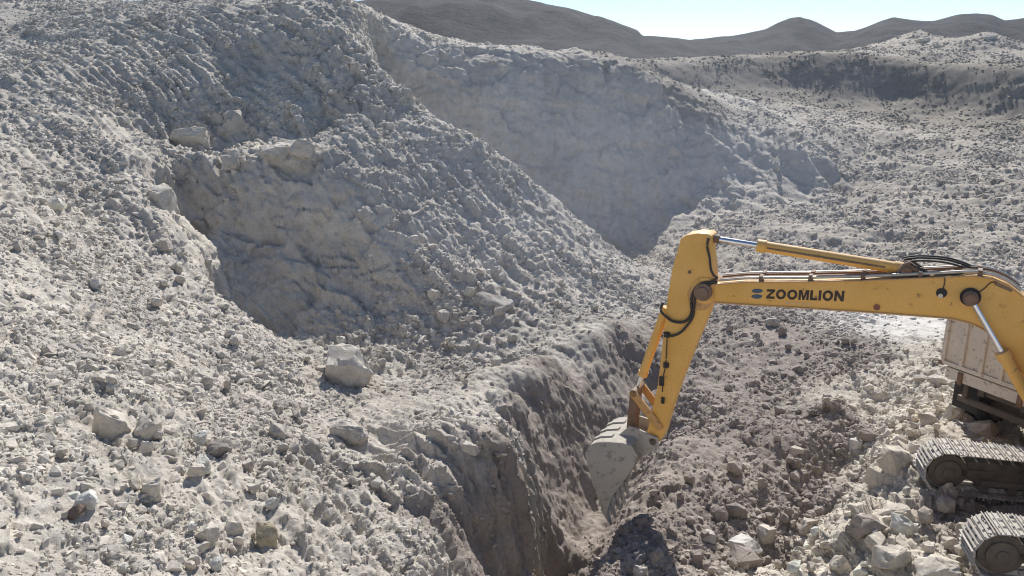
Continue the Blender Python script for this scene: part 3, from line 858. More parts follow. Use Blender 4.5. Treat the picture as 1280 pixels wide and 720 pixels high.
ear = [FB.q(x, y, -.3) for x, y in ((768, 560), (772, 545), (786, 533), (796, 536), (822, 548), (823, 560), (812, 566), (800, 572))]
bm = bmesh.new()
for o in (-.30, .25): prism(bm, FB, ear, o, o + .05, .006)
bm_obj('hinge_ear', bm, M_bucket, bucket, 35)
tip = np.array(so[4]); inn = np.array(so[5]); dirT = tip - np.array(so[3]); dirT /= np.hypot(*dirT); side_n = np.array([-dirT[1], dirT[0]])
for k in range(5):
    o = -KW + .08 + k * (2 * KW - .16) / 4
    bm = bmesh.new()
    base = tip - dirT * .16
    pr = [tuple(base - side_n * .06), tuple(base + side_n * .06), tuple(base + dirT * .22 + side_n * .03), tuple(base + dirT * .36), tuple(base + dirT * .22 - side_n * .03)]
    prism(bm, FB, pr, o - .055, o + .055, .008)
    bm_obj('tooth', bm, M_bucket, bucket, 35)
bm = bmesh.new()
prism(bm, FB, [tuple(tip - dirT * .22 - side_n * .02), tuple(tip - dirT * .22 + side_n * .04), tuple(tip + side_n * .015), tuple(tip - side_n * .015)], -KW + .045, KW - .045)
bm_obj('cutting_lip', bm, M_bucket, bucket)
bm = bmesh.new()
for (p, q_) in (((764, 622), (796, 572)),):
    pa, pb = np.array(FB.q(*p, -KW)), np.array(FB.q(*q_, -KW))
    for k in range(4):
        c0 = pa + (pb - pa) * (k + .3) / 4
        d = (pb - pa) / np.hypot(*(pb - pa)); nn = np.array([-d[1], d[0]])
        if (nn @ (cen - pa)) > 0: nn = -nn
        prism(bm, FB, [tuple(c0 - d * .06), tuple(c0 + d * .06), tuple(c0 + nn * .11 - d * .07)], KW - .05, KW)
bm_obj('side_cutter', bm, M_bucket, bucket)

# lift cylinders, both sides of the boom
cf = FB.q(1296, 516, -BW - .10)
for sg in (-1, 1):
    o = sg * (BW + .10)
    lc = empty('lift_cylinder'); lc.parent = ex
    g = lambda t, o=o: FB.w(s1 + (cf[0] - s1) * t, o, z1 + (cf[1] - z1) * t)
    bm = bmesh.new(); rod(bm, g(.05), g(.52), .043, None, 24); disc(bm, FB, s1, z1, o - .06, o + .06, .09, 24); bm_obj('rod', bm, M_chrome, lc, 40)
    bm = bmesh.new(); rod(bm, g(.49), g(1.0), .088, None, 24); rod(bm, g(.47), g(.53), .105, None, 24); rod(bm, g(1.0), g(1.06), .1, None, 20); bm_obj('barrel', bm, M_yellow, lc, 40)

# upper structure (most of it beyond the right edge of the photograph)
bm = bmesh.new(); boxf(bm, FB, -2.6, 1.0, -1.35, 1.35, -6.02, -5.78, .02); boxf(bm, FB, .1, .95, -.42, -.30, -5.78, -5.2, .02); boxf(bm, FB, .1, .95, .30, .42, -5.78, -5.2, .02)
deck = bm_obj('deck', bm, M_grey, ex, 35)
bm = bmesh.new(); disc(bm, FB, .33, -5.36, -.45, .45, .09, 20); bm_obj('boom_foot_pin', bm, M_rusty, deck, 40)
bm = bmesh.new(); boxf(bm, FB, -2.1, -.1, -1.33, 1.33, -5.775, -4.75, .06); bm_obj('engine_housing', bm, M_yellow, ex, 35)
bm = bmesh.new(); prism(bm, FB, [(-2.95, -5.9), (-2.1, -6.0), (-2.1, -4.72), (-2.75, -4.75), (-2.98, -5.1)], -1.36, 1.36, .08); bm_obj('counterweight', bm, M_grey, ex, 35)
bm = bmesh.new(); boxf(bm, FB, .1, .9, .48, 1.3, -5.775, -4.9, .04); bm_obj('fuel_tank', bm, M_yellow, ex, 35)
cab_out = [(0.02, -5.77), (1.30, -5.77), (1.34, -5.3), (1.18, -4.1), (.95, -3.86), (.1, -3.86), (0.02, -4.0)]
bm = bmesh.new(); prism(bm, FB, cab_out, -1.33, -.46, .04); cab = bm_obj('cab', bm, M_yellow, ex, 35)
bm = bmesh.new(); prism(bm, FB, [(.15, -4.95), (.62, -4.95), (.62, -4.05), (.15, -4.05)], -1.338, -1.331); prism(bm, FB, [(.70, -5.2), (1.22, -5.2), (1.07, -4.1), (.70, -4.05)], -1.338, -1.331)
bm_obj('window', bm, M_glass, cab)
bm = bmesh.new()
a = FB.w(1.347, -1.25, -5.2); 
vsn = [FB.w(s, o, z) for s, o, z in ((1.355, -1.27, -5.25), (1.355, -.52, -5.25), (1.20, -.52, -4.12), (1.20, -1.27, -4.12))]
vs2 = [v + FB.w(.012, 0, 0) - FB.w(0, 0, 0) for v in vsn]
A4 = [bm.verts.new(v) for v in vsn]; B4 = [bm.verts.new(v) for v in vs2]
bm.faces.new(A4); bm.faces.new(B4[::-1])
for i in range(4): bm.faces.new((A4[i], B4[i], B4[(i + 1) % 4], A4[(i + 1) % 4]))
bm_obj('windscreen', bm, M_glass, cab)
bm = bmesh.new(); tube(bm, [FB.w(1.36, -1.36, -5.75), FB.w(1.42, -1.37, -5.4), FB.w(1.40, -1.37, -4.9), FB.w(1.30, -1.36, -4.6)], .018, 8); bm_obj('handrail', bm, M_dark, cab, 60)

# undercarriage
FT = Frame((7.12, 9.97), (-.977, .213), EX)          # s grows towards the idlers, off away from the camera
IZ, RO, LT = -6.79, 0.375, 3.9
bm = bmesh.new()
boxf(bm, FT, -2.9, -1.2, .5, 2.7, -6.75, -6.35, .05)
cx_, cy_ = 9.5 - EX[0], 10.8 - EX[1]
rod(bm, (cx_, cy_, -6.4 - EX[2]), (cx_, cy_, -6.0 - EX[2]), .62, None, 40)
bm_obj('carbody', bm, M_frame, ex, 35)
def track(o0):
    fr = Frame(FT.p0 + FT.n * o0, FT.u, EX)
    W = .60
    bm = bmesh.new()
    prism(bm, fr, [(-.25, IZ - .10), (-.05, IZ - .16), (-.05, IZ + .14), (-.45, IZ + .20), (-LT + .55, IZ + .20), (-LT + .35, IZ + .1), (-LT + .35, IZ - .12), (-LT + .6, IZ - .2), (-.5, IZ - .2)], .14, .46, .02)
    boxf(bm, fr, -LT + .7, -.55, .06, .54, IZ - .20, IZ - .12, .01)
    boxf(bm, fr, -.75, .14, .10, .16, IZ - .07, IZ + .07, .01)
    tf = bm_obj('track_frame', bm, M_frame, ex, 35)
    bm = bmesh.new()
    disc(bm, fr, 0, IZ, .10, .50, RO - .06, 40); disc(bm, fr, 0, IZ, .06, .54, RO - .16, 36); disc(bm, fr, 0, IZ, .03, .57, .085, 24)
    bm_obj('idler_wheel', bm, M_frame, tf, 35)
    bm = bmesh.new()
    n = 21; out = []
    for i in range(n * 2):
        t = math.pi * i / n; rad = (RO - .02) if i % 2 == 0 else RO - .09
        out.append((-LT + rad * math.cos(t), IZ + rad * math.sin(t)))
    prism(bm, fr, out, .24, .36); disc(bm, fr, -LT, IZ, .05, .55, .2, 28)
    bm_obj('sprocket', bm, M_frame, tf, 35)
    for k in range(7):
        bm = bmesh.new(); s = -.62 - k * (LT - 1.2) / 6; disc(bm, fr, s, IZ - RO + .115, .1, .5, .085, 20); disc(bm, fr, s, IZ - RO + .115, .16, .44, .10, 20)
        bm_obj('roller', bm, M_frame, tf, 35)
    for s in (-1.2, -2.6):
        bm = bmesh.new(); disc(bm, fr, s, IZ + RO - .10, .16, .44, .075, 18); bm_obj('carrier_roller', bm, M_frame, tf, 35)
    # the chain of shoes: a plate, three grousers, bolt holes, links underneath
    per = 2 * LT + 2 * math.pi * RO; nS = 52; pitch = per / nS
    bm = bmesh.new(); rg = random.Random(int(o0 * 10) + 2)
    def at(t):
        t %= per
        if t < LT: return (-LT + t, IZ + RO), (1, 0), (0, 1)
        t -= LT
        if t < math.pi * RO:
            a = math.pi / 2 - t / RO
            return (RO * math.cos(a), IZ + RO * math.sin(a)), (math.sin(a), -math.cos(a)), (math.cos(a), math.sin(a))
        t -= math.pi * RO
        if t < LT: return (-t, IZ - RO), (-1, 0), (0, -1)
        t -= LT
        a = -math.pi / 2 - t / RO
        return (-LT + RO * math.cos(a), IZ + RO * math.sin(a)), (math.sin(a), -math.cos(a)), (math.cos(a), math.sin(a))
    for k in range(nS):
        (s, z), (ds, dz), (ns, nz) = at(k * pitch + .02)
        sag = -.03 * math.sin(math.pi * min(1, max(0, (s + LT) / LT))) if z > IZ + RO - .01 else 0
        z += sag
        def P(x, h): return (s + ds * x + ns * h, z + dz * x + nz * h)
        hw = pitch * .475
        j = rg.uniform(-.004, .004)
        prism(bm, fr, [P(-hw, 0), P(hw, 0), P(hw, .016), P(-hw, .016)], 0 + j, W + j)
        for x, hh in ((-hw + .012, .052), (0.0, .04), (hw - .03, .045)):
            prism(bm, fr, [P(x - .011, .014), P(x + .013, .014), P(x + .008, hh), P(x - .006, hh)], .005 + j, W - .005 + j)
        for o in (.20, .345):
            prism(bm, fr, [P(-hw * .98, -.085), P(hw * .98, -.085), P(hw * .98, -.001), P(-hw * .98, -.001)], o, o + .055)
        for _ in range(6):   # cakes of dried mud packed between the grousers
            cs, co_, rad = P(rg.uniform(-hw, hw), .012), rg.uniform(.02, W - .02), rg.uniform(.012, .045)
            vv = [bm.verts.new(fr.w(cs[0] + rad * rg.uniform(-1, 1), co_ + rad * rg.uniform(-1, 1), cs[1] + rad * rg.uniform(-.6, 1))) for _k in range(9)]
            hr = bmesh.ops.convex_hull(bm, input=vv)
            bmesh.ops.delete(bm, geom=[g for g in hr['geom_interior'] if isinstance(g, bmesh.types.BMVert)], context='VERTS')
    n_steel = len(bm.faces)
    for k in range(nS):
        (s, z), (ds, dz), (ns, nz) = at(k * pitch + .02)
        sag = -.03 * math.sin(math.pi * min(1, max(0, (s + LT) / LT))) if z > IZ + RO - .01 else 0
        z += sag
        for xo in (-.045, .042):
            for o in (.17, .385):
                c = lambda x, h: (s + ds * x + ns * h, z + dz * x + nz * h)
                prism(bm, fr, [c(xo - .021, .0155), c(xo + .021, .0155), c(xo + .021, .0195), c(xo - .021, .0195)], o, o + .05)
    bm.faces.ensure_lookup_table()
    for f in bm.faces[n_steel:]: f.material_index = 1
    tc_ = bm_obj('track_chain', bm, M_track, ex); tc_.data.materials.append(M_dark)
track(0.0)
track(2.54)
# ------------------------------------------------------------------ dump truck backed up behind the excavator
TR = (9.5, 14.4, -7.33)
tr = empty('dump_truck', TR)
tag(tr, 'dump truck with a weathered cream ribbed tailgate, parked behind the excavator boom', 'truck')
FK = Frame((9.5, 14.4), (.66, -1.46), TR)     # s along the tailgate towards the camera side, off along the truck's length
# FK.n points away from the camera, along the truck's forward direction
HB = 1.22
def kb(bm, s0, s1, o0, o1, z0, z1, bev=.012): boxf(bm, FK, s0, s1, o0, o1, z0, z1, bev)
z0b = -5.90
bm = bmesh.new()
kb(bm, -HB, HB, .10, 5.0, z0b, z0b + .12); kb(bm, -HB, -HB + .06, .10, 5.0, z0b + .125, z0b + 1.28); kb(bm, HB - .06, HB, .10, 5.0, z0b + .125, z0b + 1.28); kb(bm, -HB, HB, 5.003, 5.08, z0b, z0b + 1.5)
for k in range(7):
    for s in (-HB - .05, HB + .003): kb(bm, s, s + .047, .3 + k * .72, .42 + k * .72, z0b + .02, z0b + 1.24)
bed = bm_obj('dump_bed', bm, M_cream, tr, 35)
bm = bmesh.new()
kb(bm, -HB, HB, .02, .07, z0b + .05, z0b + 1.25)
tg = bm_obj('tailgate', bm, M_cream, bed, 35)
for s in (-1.19, -.78, -.36, .06, .48, .90):
    bm = bmesh.new(); kb(bm, s - .035, s + .045, -.045, .018, z0b + .12, z0b + 1.22); bm_obj('rib', bm, M_cream, tg, 35)
bm = bmesh.new(); kb(bm, -HB, HB, -.05, .018, z0b + 1.223, z0b + 1.30); kb(bm, -HB, HB, -.03, .018, z0b + .03, z0b + .117); bm_obj('rail', bm, M_cream, tg, 35)
bm = bmesh.new(); kb(bm, -HB + .12, HB - .12, .0, .16, z0b - .24, z0b - .004); bm_obj('rear_sill', bm, M_cream, bed, 35)
for s in (-HB - .06, .95):
    bm = bmesh.new(); kb(bm, s, s + .1, -.03, .12, z0b + .0, z0b + .1); bm_obj('hinge', bm, M_rusty, bed, 35)
for s in (-.80, .45):
    bm = bmesh.new(); kb(bm, s, s + .1, -.05, .0, z0b - .28, z0b - .02); bm_obj('latch', bm, M_rusty, bed, 35)
bm = bmesh.new()
kb(bm, -.52, -.38, .25, 7.4, z0b - .48, z0b - .25); kb(bm, .38, .52, .25, 7.4, z0b - .48, z0b - .25); kb(bm, -.375, .375, .3, .42, z0b - .46, z0b - .3); kb(bm, -.9, .9, .2, .3, z0b - .72, z0b - .60)
kb(bm, -.8, -.7, .2, .3, z0b - .6, z0b - .25); kb(bm, .7, .8, .2, .3, z0b - .6, z0b - .25)
for o in (1.2, 2.55, 6.3): disc(bm, Frame(FK.p0 + FK.n * o, FK.n, TR), 0, -6.81, -1.0, 1.0, .1, 16)
ch = bm_obj('chassis', bm, M_frame, tr, 35)
def wheel(o, s0, s1):
    # axle along s: use rods between points
    wl = bmesh.new()
    c0, c1 = FK.w(s0, o, -6.81), FK.w(s1, o, -6.81); d = (c1 - c0).normalized(); wd = (c1 - c0).length
    prof = [(0, .33), (.0, .44), (.06, .51), (wd * .3, .525), (wd * .7, .525), (wd - .06, .51), (wd, .44), (wd, .33)]
    q = d.to_track_quat('Z', 'Y'); seg = 40; rings = []
    for x, rad in prof: rings.append([wl.verts.new(c0 + d * x + q @ Vector((math.cos(2 * math.pi * i / seg) * rad, math.sin(2 * math.pi * i / seg) * rad, 0))) for i in range(seg)])
    for a, b in zip(rings[:-1], rings[1:]):
        for i in range(seg): wl.faces.new((a[i], a[(i + 1) % seg], b[(i + 1) % seg], b[i]))
    for i in range(seg):   # tread blocks
        if i % 2: continue
        a0 = 2 * math.pi * i / seg
        for x0, x1, sh in ((.05, wd * .46, 0), (wd * .54, wd - .05, .08)):
            vs4 = []
            for x in (x0, x1):
                for rad in (.52, .548):
                    for da in (-.045, .045): vs4.append(wl.verts.new(c0 + d * x + q @ Vector((math.cos(a0 + da + sh) * rad, math.sin(a0 + da + sh) * rad, 0))))
            for f in ((0, 1, 3, 2), (4, 6, 7, 5), (0, 4, 5, 1), (2, 3, 7, 6), (0, 2, 6, 4), (1, 5, 7, 3)): wl.faces.new([vs4[k] for k in f])
    w_ = bm_obj('wheel', wl, M_tyre, tr, 35)
    rm = bmesh.new(); rod(rm, c0 + d * .08, c1 - d * .08, .335, None, 32); rod(rm, c0 + d * .02, c1 - d * .02, .14, None, 20); bm_obj('rim', rm, M_rusty, w_, 35)
for o in (1.2, 2.55):
    for s0, s1 in ((-1.2, -.92), (-.88, -.60), (.60, .88), (.92, 1.2)): wheel(o, s0, s1)
wheel(6.3, -1.15, -.85); wheel(6.3, .85, 1.15)
for s in (-1.2, .62):
    bm = bmesh.new(); kb(bm, s, s + .58, .5, .515, z0b - 1.0, z0b - .1, 0); bm_obj('mud_flap', bm, M_tyre, ch)
bm = bmesh.new(); prism(bm, Frame(FK.p0, FK.n, TR), [(5.35, -6.55), (7.5, -6.65), (7.5, -5.6), (7.3, -4.55), (5.35, -4.5)], -1.15, 1.15, .06)
tc = bm_obj('truck_cab', bm, M_grey, tr, 35)

# ------------------------------------------------------------------ hills behind the plateau
def hill_mesh(name, prof, R0, dr, mat, base=-2.5, label=None, sway=.06):
    xs = np.linspace(prof[0][0], prof[-1][0], 260)
    el = np.interp(xs, [p[0] for p in prof], [p[1] for p in prof])
    t = np.linspace(-1.0, 1.2, 56)
    V = []
    for tt in t:
        for x, y in zip(xs, el):
            r3 = ray(x, y); az = math.atan2(r3[0], r3[1]); tan = r3[2] / math.hypot(r3[0], r3[1])
            crest = max(R0 * tan, .5) - base
            rr = R0 + dr * tt
            k = max(0.0, 1 - abs(tt) ** 1.25) if tt < 0 else max(0.0, 1 - abs(tt / 1.2) ** 1.6)
            V.append((math.sin(az) * rr, math.cos(az) * rr, base + crest * k))
    V = np.array(V)
    n = gnoise(V[:, 0] / 24, V[:, 1] / 24, V[:, 2] / 40 * 0) * 2.6 + gnoise(V[:, 0] / 15 + 4, V[:, 1] / 15, V[:, 2] * 0) * 1.0
    env = np.repeat(1 - np.clip(1 - np.abs(t) / .35, 0, 1), len(xs)) * np.clip((V[:, 2] - base) / 15, 0, 1)
    n = n - 3.2 * (np.abs(gnoise(V[:, 0] / 11, V[:, 1] / 26 + 5, V[:, 2] * 0)) - .25)
    V[:, 2] += n * env + gnoise(V[:, 0] / 6, V[:, 1] / 6, V[:, 2] * 0) * .5 * np.clip((V[:, 2] - base) / 15, 0, 1)
    nx, nt_ = len(xs), len(t)
    F_ = [(i * nx + j, i * nx + j + 1, (i + 1) * nx + j + 1, (i + 1) * nx + j) for i in range(nt_ - 1) for j in range(nx - 1)]
    me = bpy.data.meshes.new(name); me.from_pydata([tuple(v) for v in V], [], F_)
    for p in me.polygons: p.use_smooth = True
    o = link(name, me, mat); tag(o, kind='structure', label=label)
    return o
m, nt, b = new_mat('scrubby_hillside')
geo = nt.nodes.new('ShaderNodeNewGeometry'); pos = geo.outputs['Position']
c = mixc(nt, 1.0, (0.022, 0.021, 0.025), ramp(nt, noise(nt, .03, 6, .6, pos), [(.3, .75), (.7, 1.25)]), 'MULTIPLY')
c = mixc(nt, ramp(nt, noise(nt, .35, 4, .7, pos), [(.52, 0.0), (.62, .7)]), c, (.010, .011, .012))
nt.links.new(c, b.inputs['Base Color']); b.inputs['Roughness'].default_value = .95
bp = N(nt, 'ShaderNodeBump', Strength=1.0, Distance=3.0); nt.links.new(noise(nt, .12, 10, .75, pos), bp.inputs['Height']); nt.links.new(bp.outputs[0], b.inputs['Normal'])
M_hill = m
hill_mesh('hill', [(250, 70), (330, 30), (400, 6), (440, 1), (500, -4), (560, -8), (620, -7), (655, -1), (690, 6), (720, 13), (757, 24), (785, 33), (797, 38), (803, 45), (830, 46), (880, 52), (950, 62), (1040, 76)], 205, 55, M_hill, label='long dark hill behind the quarry')
hill_mesh('hill', [(740, 74), (800, 54), (860, 50), (893, 47), (930, 42), (958, 36), (975, 28), (987, 23), (999, 21), (1012, 24), (1030, 33), (1045, 39), (1068, 39), (1085, 33), (1100, 27), (1117, 22), (1140, 24.5), (1165, 26), (1180, 23), (1200, 18), (1220, 17), (1240, 20), (1256, 25), (1280, 23), (1330, 20), (1400, 30), (1500, 60)], 270, 60, M_hill, label='row of dark conical hill tops on the skyline')
hill_mesh('hill', [(820, 78), (900, 70), (1000, 63), (1100, 58), (1200, 55), (1300, 56), (1400, 60), (1500, 75)], 175, 26, M_hill, label='low dark ridge just behind the white spoil heaps')

# ------------------------------------------------------------------ boulders that can be told apart
_dep = GP[:, 1] * CP - GP[:, 2] * SP
_ok = np.nonzero(_dep > 4)[0]
_px = 640 + F * GP[_ok, 0] / _dep[_ok]; _py = 360 - F * (GP[_ok, 1] * SP + GP[_ok, 2] * CP) / _dep[_ok]
def surface_at(px, py):
    """the spot of the finished, broken ground surface that the photograph shows at this point"""
    m = np.nonzero((np.abs(_px - px) < 3) & (np.abs(_py - py) < 3))[0]
    if len(m) == 0: return hit(px, py)
    i = _ok[m[np.argmin(_dep[_ok[m]])]]
    return GP[i].copy(), _dep[i]

def boulder(px, py, wpx, hpx, seed, label, name='boulder', cat='boulder', col=None, group=None, depth=.8, sink=.25, turn=None, npts=26, mesh=None, rough=.05):
    p, d = surface_at(px, py + hpx * .25)
    sx, sz = wpx / F * d * .5, hpx / F * d * .56
    rg = np.random.default_rng(seed)
    if mesh is None:
        me = bpy.data.meshes.new(name); bm = bmesh.new()
        for a in (-1, 1):
            for b in (-1, 1):
                for c in (-1, 1):
                    if rg.random() < .9: bm.verts.new((a * rg.uniform(.25, .9), b * rg.uniform(.25, .9), c * rg.uniform(.25, .9)))
        for v in rg.normal(size=(11, 3)): bm.verts.new(v / np.linalg.norm(v) * rg.uniform(.85, 1.1))
        hr = bmesh.ops.convex_hull(bm, input=bm.verts)
        bmesh.ops.delete(bm, geom=[g for g in hr['geom_interior'] if isinstance(g, bmesh.types.BMVert)], context='VERTS')
        bmesh.ops.recalc_face_normals(bm, faces=bm.faces); bm.to_mesh(me); bm.free(); me.materials.append(M_boulder)
        bm = bmesh.new(); bm.from_mesh(me)
        bmesh.ops.dissolve_limit(bm, angle_limit=R(14), verts=bm.verts, edges=bm.edges)
        bmesh.ops.triangulate(bm, faces=bm.faces)
        bmesh.ops.bevel(bm, geom=list(bm.edges), offset=.025, segments=1, affect='EDGES')
        bmesh.ops.triangulate(bm, faces=bm.faces)
        bmesh.ops.subdivide_edges(bm, edges=bm.edges, cuts=4, use_grid_fill=True)
        co_ = np.array([v.co for v in bm.verts]); s_ = seed * 1.7
        nn = gnoise(co_[:, 0] * 1.6 + s_, co_[:, 1] * 1.6, co_[:, 2] * 1.6) * rough + facets(co_[:, 0] * 2.4 + s_, co_[:, 1] * 2.4, co_[:, 2] * 2.4) * rough * 1.6 + gnoise(co_[:, 0] * 7 + s_, co_[:, 1] * 7, co_[:, 2] * 7) * rough * .5
        for v, k in zip(bm.verts, nn): v.co += v.co.normalized() * k
        bm.to_mesh(me); bm.free(); me.set_sharp_from_angle(angle=R(22))
        for f in me.polygons: f.use_smooth = True
    else: me = mesh
    o = link(name, me, M_boulder)
    o.scale = (sx, max(sx, sz) * depth, sz)
    t = rg.uniform(-.6, .6) if turn is None else turn
    o.rotation_euler = (rg.uniform(-.25, .25), rg.uniform(-.25, .25), t)
    o.location = (p[0], p[1], p[2] + sz * (1 - 2.6 * sink) * .6 + .04)
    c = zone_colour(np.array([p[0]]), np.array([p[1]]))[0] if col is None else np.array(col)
    o['zone'] = [float(c[0]), float(c[1]), float(c[2])]
    tag(o, label, cat, group)
    return o

BOULDERS = [
    (99, 640, 27, 20, (.20, .155, .13), 'small dark brown rock, the only one on the pale lower left slope', .9, .2),
    (235, 166, 74, 36, CREAM, 'long squared rock slab on the upper ledge, left end of the row of blocks', .5, .3),
    (382, 180, 34, 26, CREAM, 'pale square block at the right end of the upper ledge', .8, .2),
    (289, 197, 34, 24, GREY, 'low grey block at the ledge rim between the long slab and the pale square block', .8, .3),
    (297, 150, 40, 36, GREY, 'upright grey block wedged in the slope just above the ledge', .6, .3),
    (345, 186, 40, 22, GREY, 'flat broken block lying left of the pale square block on the ledge', .8, .3),
    (425, 450, 84, 74, PALE, 'big rounded pale boulder at the foot of the shaded rock face', .8, .25),
    (206, 243, 36, 50, PALE, 'pale bulging boulder sticking out of the lip left of the shaded face', .8, .35),
    (138, 519, 52, 60, CREAM, 'large flat faced outcrop slab on the left slope, left one of a close pair', .6, .4),
    (187, 530, 40, 50, CREAM, 'smooth tilted outcrop slab on the left slope, right one of a close pair', .6, .4),
    (180, 556, 22, 24, WHITE, 'small pointed white shard standing below the pair of outcrop slabs', .4, .2),
    (271, 556, 36, 30, (.36, .33, .30), 'brownish cracked block on the left slope right of the outcrop slabs', .8, .3),
    (247, 584, 28, 22, CREAM, 'cream stone half buried below the brownish cracked block', .8, .3),
    (192, 604, 40, 34, CREAM, 'broad cream outcrop low on the left slope under the white shard', .6, .4),
    (332, 664, 34, 38, (.47, .42, .31), 'yellow stained boulder with a sharp top on the lower slope', .8, .25),
    (262, 664, 32, 38, PALE, 'split upright slab on the lower slope left of the yellow stained boulder', .6, .3),
    (434, 534, 56, 40, GREY, 'dark wedge of smooth rock on the bench above the trench', .5, .4),
    (470, 606, 18, 18, WHITE, 'small bright cube shaped stone on the bench left of the dug wall', .9, .2),
    (614, 370, 54, 32, GREY, 'smooth grey boulder half buried in the flank of the middle spur', .6, .45),
    (930, 676, 46, 44, WHITE, 'large white angular boulder on the pit floor right of the bucket', .8, .22),
    (956, 663, 28, 26, PALE, 'pale boulder leaning behind the large white angular one', .8, .25),
    (931, 696, 46, 24, EARTH, 'flat brown stone in front of the large white angular boulder', .8, .3),
    (886, 668, 24, 16, PALE, 'pale oval stone left of the large white angular boulder', .9, .25),
    (819, 692, 22, 20, EARTH, 'brown stone at the lip of the trench near the bottom edge', .9, .25),
    (800, 712, 22, 18, PALE, 'pale stone at the lip of the trench, lowest of the stones there', .9, .25),
    (994, 560, 24, 14, PALE, 'thin pale flake lying on the brown pit floor', .6, .2),
    (1068, 552, 18, 17, WHITE, 'small white block at the foot of the excavator bench', .9, .2),
    (1088, 541, 36, 16, EARTH, 'low brown slab at the foot of the excavator bench', .6, .3),
    (963, 400, 20, 12, GREY, 'grey stone on the pit floor just under the boom', .9, .3),
    (1116, 566, 42, 46, CREAM, 'tall cream boulder in the bench edge beside the far track', .7, .35),
    (1092, 592, 36, 36, CREAM, 'cream boulder with a rounded top low in the bench edge left of the far track', .7, .35),
    (1124, 634, 50, 34, CREAM, 'wide dark faced boulder between the two tracks in the bench edge', .6, .35),
    (1080, 652, 46, 30, EARTH, 'low brown block at the outer foot of the bench edge', .7, .35),
    (1208, 660, 34, 40, CREAM, 'pale block standing right in front of the near track', .7, .3),
    (1112, 690, 54, 32, CREAM, 'broad stepped boulder at the bottom edge left of the near track', .7, .35),
    (1170, 702, 60, 36, CREAM, 'largest cream boulder below the near track at the bottom edge', .7, .35),
    (1050, 700, 40, 34, CREAM, 'leaning cream slab at the left foot of the stepped boulder', .5, .35),
    (1176, 474, 44, 14, PALE, 'long flat stone on the heap left of the truck tailgate', .6, .3),
    (1196, 508, 34, 26, CREAM, 'blocky cream stone on the heap left of the truck wheels', .8, .3),
    (1228, 530, 44, 26, CREAM, 'flat topped stone between the far track and the truck wheels', .8, .3),
    (1160, 520, 30, 20, CREAM, 'cream stone on the heap above the front of the far track', .8, .3),
    (590, 560, 26, 16, GREY, 'grey stone at the edge of the bench above the dug wall', .8, .3),
    (1151, 46, 20, 12, CREAM, 'pale rock on top of the far spoil heap', .8, .4),
    (1235, 42, 20, 10, PALE, 'small pale rock on the crest of the far right spoil heap', .8, .3),
]
for k, (px, py, wp, hp, col, lab, dep, sk) in enumerate(BOULDERS):
    boulder(px, py, wp, hp, 300 + k, lab, col=col, depth=dep, sink=sk + .05 + (.06 if px > 1040 and py > 540 else 0))

# loose single stones that nothing tells apart within their place
protos = []
def stones(n, box, sizes, label, group, seed, test=None):
    rg = np.random.default_rng(seed); k = 0; tries = 0
    while k < n and tries < n * 12:
        tries += 1
        x, y = rg.uniform(box[0], box[2]), rg.uniform(box[1], box[3])
        if test and not test(x, y): continue
        p, d = surface_at(x, y)
        s = rg.uniform(*sizes) * (1 + 1.2 * rg.random() ** 4)
        if len(protos) < 10:
            o = boulder(x, y, s, s * .8, 700 + len(protos), label, 'stone', 'stone', group=group); protos.append(o.data)
        else:
            o = boulder(x, y, s, s * .8, 900 + k + seed * 50, label, 'stone', 'stone', group=group, mesh=protos[int(rg.integers(0, 10))], turn=rg.uniform(-3, 3), col=np.clip(zone_colour(np.array([p[0]]), np.array([p[1]]))[0] * rg.uniform(.9, 1.3), 0, .62))
        k += 1
stones(46, (20, 470, 460, 712), (8, 17), 'loose pale stone among the rubble of the lower left slope', 'loose stones on the lower left slope', 1, lambda x, y: y > 440 + .1 * x)
stones(34, (10, 240, 330, 460), (6, 13), 'loose grey stone on the upper part of the left slope', 'loose stones on the upper left slope', 2, lambda x, y: x < 190 + (y - 240) * .8)
stones(26, (380, 410, 640, 480), (6, 12), 'loose grey stone at the foot of the shaded rock face', 'loose stones under the shaded face', 3)
stones(44, (840, 560, 1030, 712), (8, 16), 'loose brown stone on the near pit floor right of the trench', 'loose stones on the near pit floor', 4, lambda x, y: x > 838 - (y - 560) * .35 + 12)
stones(30, (900, 400, 1090, 555), (5, 10), 'loose brown stone on the pit floor below the boom', 'loose stones below the boom', 5)
stones(26, (1050, 560, 1200, 712), (8, 18), 'loose cream stone on the edge of the excavator bench', 'loose stones on the bench edge', 6, lambda x, y: x > 1165 - .55 * (y - 500))
stones(18, (1090, 450, 1172, 540), (6, 13), 'loose cream stone on the heap beside the truck', 'loose stones beside the truck', 7, lambda x, y: x > 1190 - (y - 430) * .8)
stones(24, (540, 330, 760, 400), (5, 11), 'loose pale stone on the flank of the middle spur', 'loose stones on the spur', 8)
stones(20, (900, 200, 1270, 330), (4, 9), 'loose pale stone on the wide right rubble slope', 'loose stones on the right slope', 9, lambda x, y: y < 300)

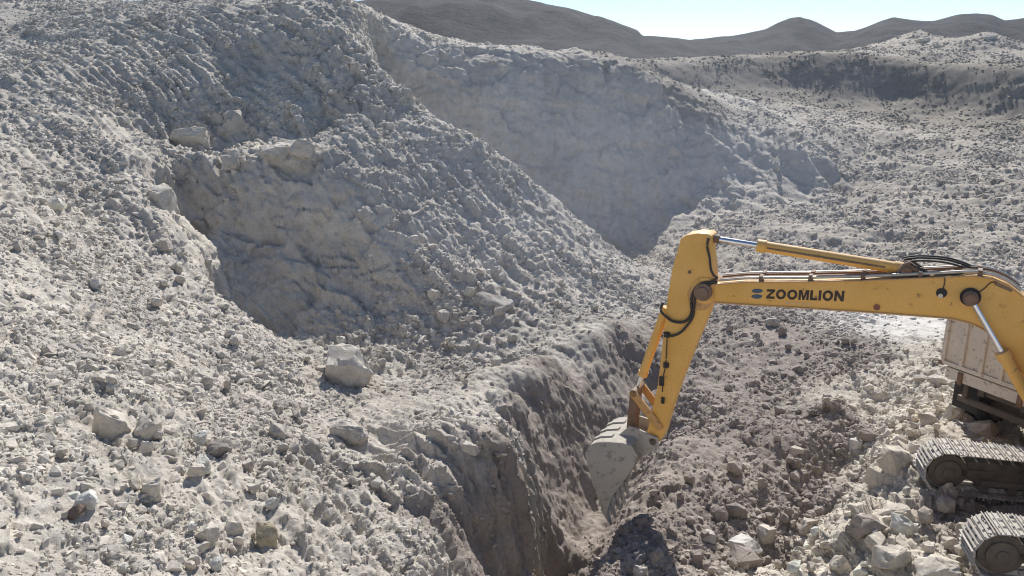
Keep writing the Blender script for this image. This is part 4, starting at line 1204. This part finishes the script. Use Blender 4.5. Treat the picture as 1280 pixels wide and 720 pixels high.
# ------------------------------------------------------------------ haze: dusty air in one even box
bm = bmesh.new(); bmesh.ops.create_cube(bm, size=1)
hz = bm_obj('haze', bm, None)
hz.scale = (1400, 760, 80); hz.location = (0, 260, 20); 
m = bpy.data.materials.new('dusty_air'); m.use_nodes = True; nt = m.node_tree
nt.nodes.remove(nt.nodes['Principled BSDF'])
pv = nt.nodes.new('ShaderNodeVolumePrincipled'); pv.inputs['Density'].default_value = 0.00035; pv.inputs['Color'].default_value = (.80, .87, 1, 1); pv.inputs['Anisotropy'].default_value = .3
nt.links.new(pv.outputs[0], nt.nodes['Material Output'].inputs['Volume'])
hz.data.materials.append(m)
tag(hz, kind='stuff', label='thin dusty air over the quarry', cat='haze')

# ------------------------------------------------------------------ dust hanging in the middle of the pit
bm = bmesh.new(); bmesh.ops.create_icosphere(bm, subdivisions=4, radius=1)
du = bm_obj('dust', bm, None)
du.location = (2.5, 33, -4.5); du.scale = (15, 16, 8.5)
m = bpy.data.materials.new('hanging_dust'); m.use_nodes = True; nt = m.node_tree
nt.nodes.remove(nt.nodes['Principled BSDF'])
tc = nt.nodes.new('ShaderNodeTexCoord')
ln = N(nt, 'ShaderNodeVectorMath', operation='LENGTH'); nt.links.new(tc.outputs['Object'], ln.inputs[0])
dn = nt.nodes.new('ShaderNodeMath'); dn.operation = 'MULTIPLY'
nt.links.new(ramp(nt, ln.outputs['Value'], [(0.1, .0105), (0.98, 0.0)]), dn.inputs[0])
nt.links.new(ramp(nt, noise(nt, 2.2, 3, .6, tc.outputs['Object']), [(.35, .35), (.65, 1.0)]), dn.inputs[1])
pv = nt.nodes.new('ShaderNodeVolumePrincipled'); pv.inputs['Color'].default_value = (.82, .88, 1, 1); pv.inputs['Anisotropy'].default_value = .3
nt.links.new(dn.outputs[0], pv.inputs['Density']); nt.links.new(pv.outputs[0], nt.nodes['Material Output'].inputs['Volume'])
du.data.materials.append(m)
tag(du, kind='stuff', label='pale dust hanging over the middle of the pit', cat='dust')
